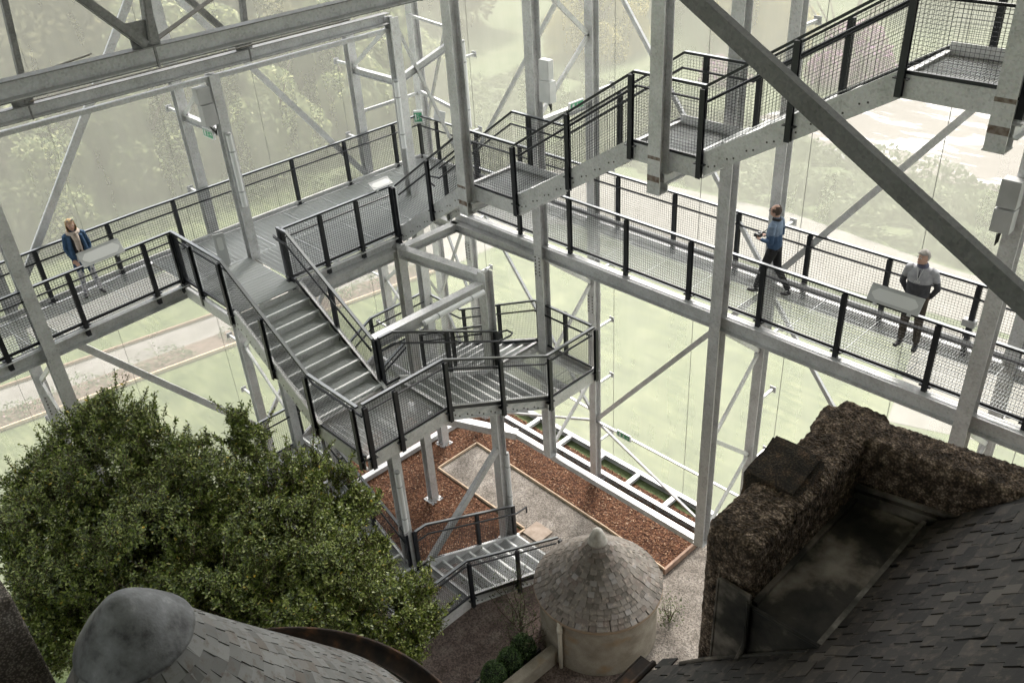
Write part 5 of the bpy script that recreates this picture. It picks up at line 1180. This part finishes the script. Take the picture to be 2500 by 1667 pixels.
for sg, dx, dy in ((1, .16, .05), (-1, .15, -.13)): pr += [(4, [(-.04, .13 * sg if sg > 0 else -.11, .055, .04, .042), (.05, .13 * sg + dy * .3 if sg > 0 else -.12, .045, .036, .046), (dx, .13 * sg + dy * .5 if sg > 0 else -.14, .034, .026, .040)])]
pr += [(3, [(0, 0, 1.46, .052, .056), (.01, 0, 1.54, .05, .053)])]; hc = (.03, -.01, 1.62); fdir = (.86, -.5); pr += head_prims(hc, fdir, 3)
body(t, pr, [GU, GL, BT, SKIN, SHOE], None, 0); GH = mat("grey_hair", (.30, .28, .26), .8)
face_bits(t, hc, fdir, GH)
s = MB(); s.lathe((.008, 0), [(.082, 1.45), (.088, 1.475), (.074, 1.51), (.066, 1.512)], 20); s.obj("collar", cloth("checked_collar", (.05, .05, .08), (.14, .14, .2)), t, smooth=True)
s = MB(); s.seg((.118, 0, 1.44), (.142, 0, 1.27), .014, .01); s.obj("zip", mat("zip_dark", (.03, .03, .04), .5), t)
s = MB(); s.tube([(.10, .045, 1.46), (.145, .015, 1.33), (.152, 0, 1.27)], .003, 5); s.tube([(.10, -.045, 1.46), (.145, -.015, 1.33), (.152, 0, 1.27)], .003, 5)
for sg in (-1, 1): s.tube([(.155, .022 * sg + .018 * math.cos(k * .785), 1.25 + .015 * math.sin(k * .785)) for k in range(9)], .003, 5)
s.obj("hanging_glasses", WHITE, t)
# --- woman at the left walkway
t = person((4.58, 17.12, 7.5), 262, "blonde woman in blue cardigan and beige scarf reading the panel on the left walkway", .945)
CD = cloth("blue_cardigan", (.022, .055, .12), (.05, .10, .18)); TP_ = cloth("black_top", (.012, .012, .015), (.025, .025, .03)); PT = noisy("patterned_trousers", [(.36, (.16, .16, .22)), (.43, (.55, .54, .57)), (.7, (.68, .66, .68))], 16, .8)
pr = [(2, [(0, 0, .88, .105, .165), (0, 0, 1.0, .11, .150)]), (1, [(.03, 0, .92, .10, .12), (.05, 0, 1.15, .10, .12), (.045, 0, 1.36, .09, .11)]),
      (0, [(-.045, 0, .62, .09, .205), (-.04, 0, .80, .10, .190), (-.03, 0, 1.05, .11, .168), (-.01, 0, 1.25, .11, .170), (0, 0, 1.38, .09, .155), (0, 0, 1.43, .06, .09)])]
for sg in (-1, 1):
    pr += [(0, [(.03, .15 * sg, .66, .075, .06), (.05, .14 * sg, .90, .08, .055), (.06, .125 * sg, 1.15, .075, .05), (.05, .10 * sg, 1.36, .06, .05)])]
    sh = (0, .17 * sg, 1.37); el = (-.01, .225 * sg, 1.10); wr = (.10, .17 * sg, .90)
    pr += [(0, [(0, .12 * sg, 1.39, .05, .05), (*sh, .055, .055), (*el, .048, .048), (*wr, .036, .036)])] + hand((.11, .165 * sg, .885), (.5, -.3 * sg, -.7), (0, 1, .2), 3, .3)
pr += [(2, [(0, .085, .90, .10, .095), (.01, .12, .48, .062, .062), (.0, .155, .11, .046, .046)]), (2, [(0, -.085, .90, .10, .095), (.01, -.11, .48, .062, .062), (0, -.14, .11, .046, .046)])]
for yy, dy in ((.155, .05), (-.14, -.04)): pr += [(4, [(-.035, yy, .05, .036, .038), (.05, yy + dy * .4, .042, .032, .040), (.15, yy + dy, .032, .024, .034)])]
pr += [(3, [(0, 0, 1.42, .045, .048), (.015, 0, 1.52, .045, .047)])]; hc = (.04, 0, 1.60); fdir = (1, .05); pr += head_prims(hc, (1, .05, -.25), 3, .97)
body(t, pr, [CD, TP_, PT, SKIN, SHOE], None, 0); BH = noisy("blonde_hair", [(.3, (.42, .26, .12)), (.7, (.66, .48, .27))], 30, .6)
face_bits(t, hc, fdir, BH, long=True, glasses='up')
SC = cloth("beige_scarf", (.44, .36, .31), (.58, .50, .44), 20)
s = MB(); ring = [(.02 + .085 * math.cos(k * .393), .098 * math.sin(k * .393), 1.435 - .02 * math.cos(k * .393)) for k in range(17)]; s.tube(ring, .040, 10)
s.tube([(.10, .045, 1.42), (.135, .035, 1.28), (.140, .035, 1.12), (.135, .045, .98)], [.034, .036, .034, .028], 8); s.tube([(.10, -.04, 1.42), (.145, -.01, 1.28), (.150, -.012, 1.10), (.145, -.02, 1.02)], [.034, .036, .034, .028], 8)
s.obj("scarf", SC, t, smooth=True)
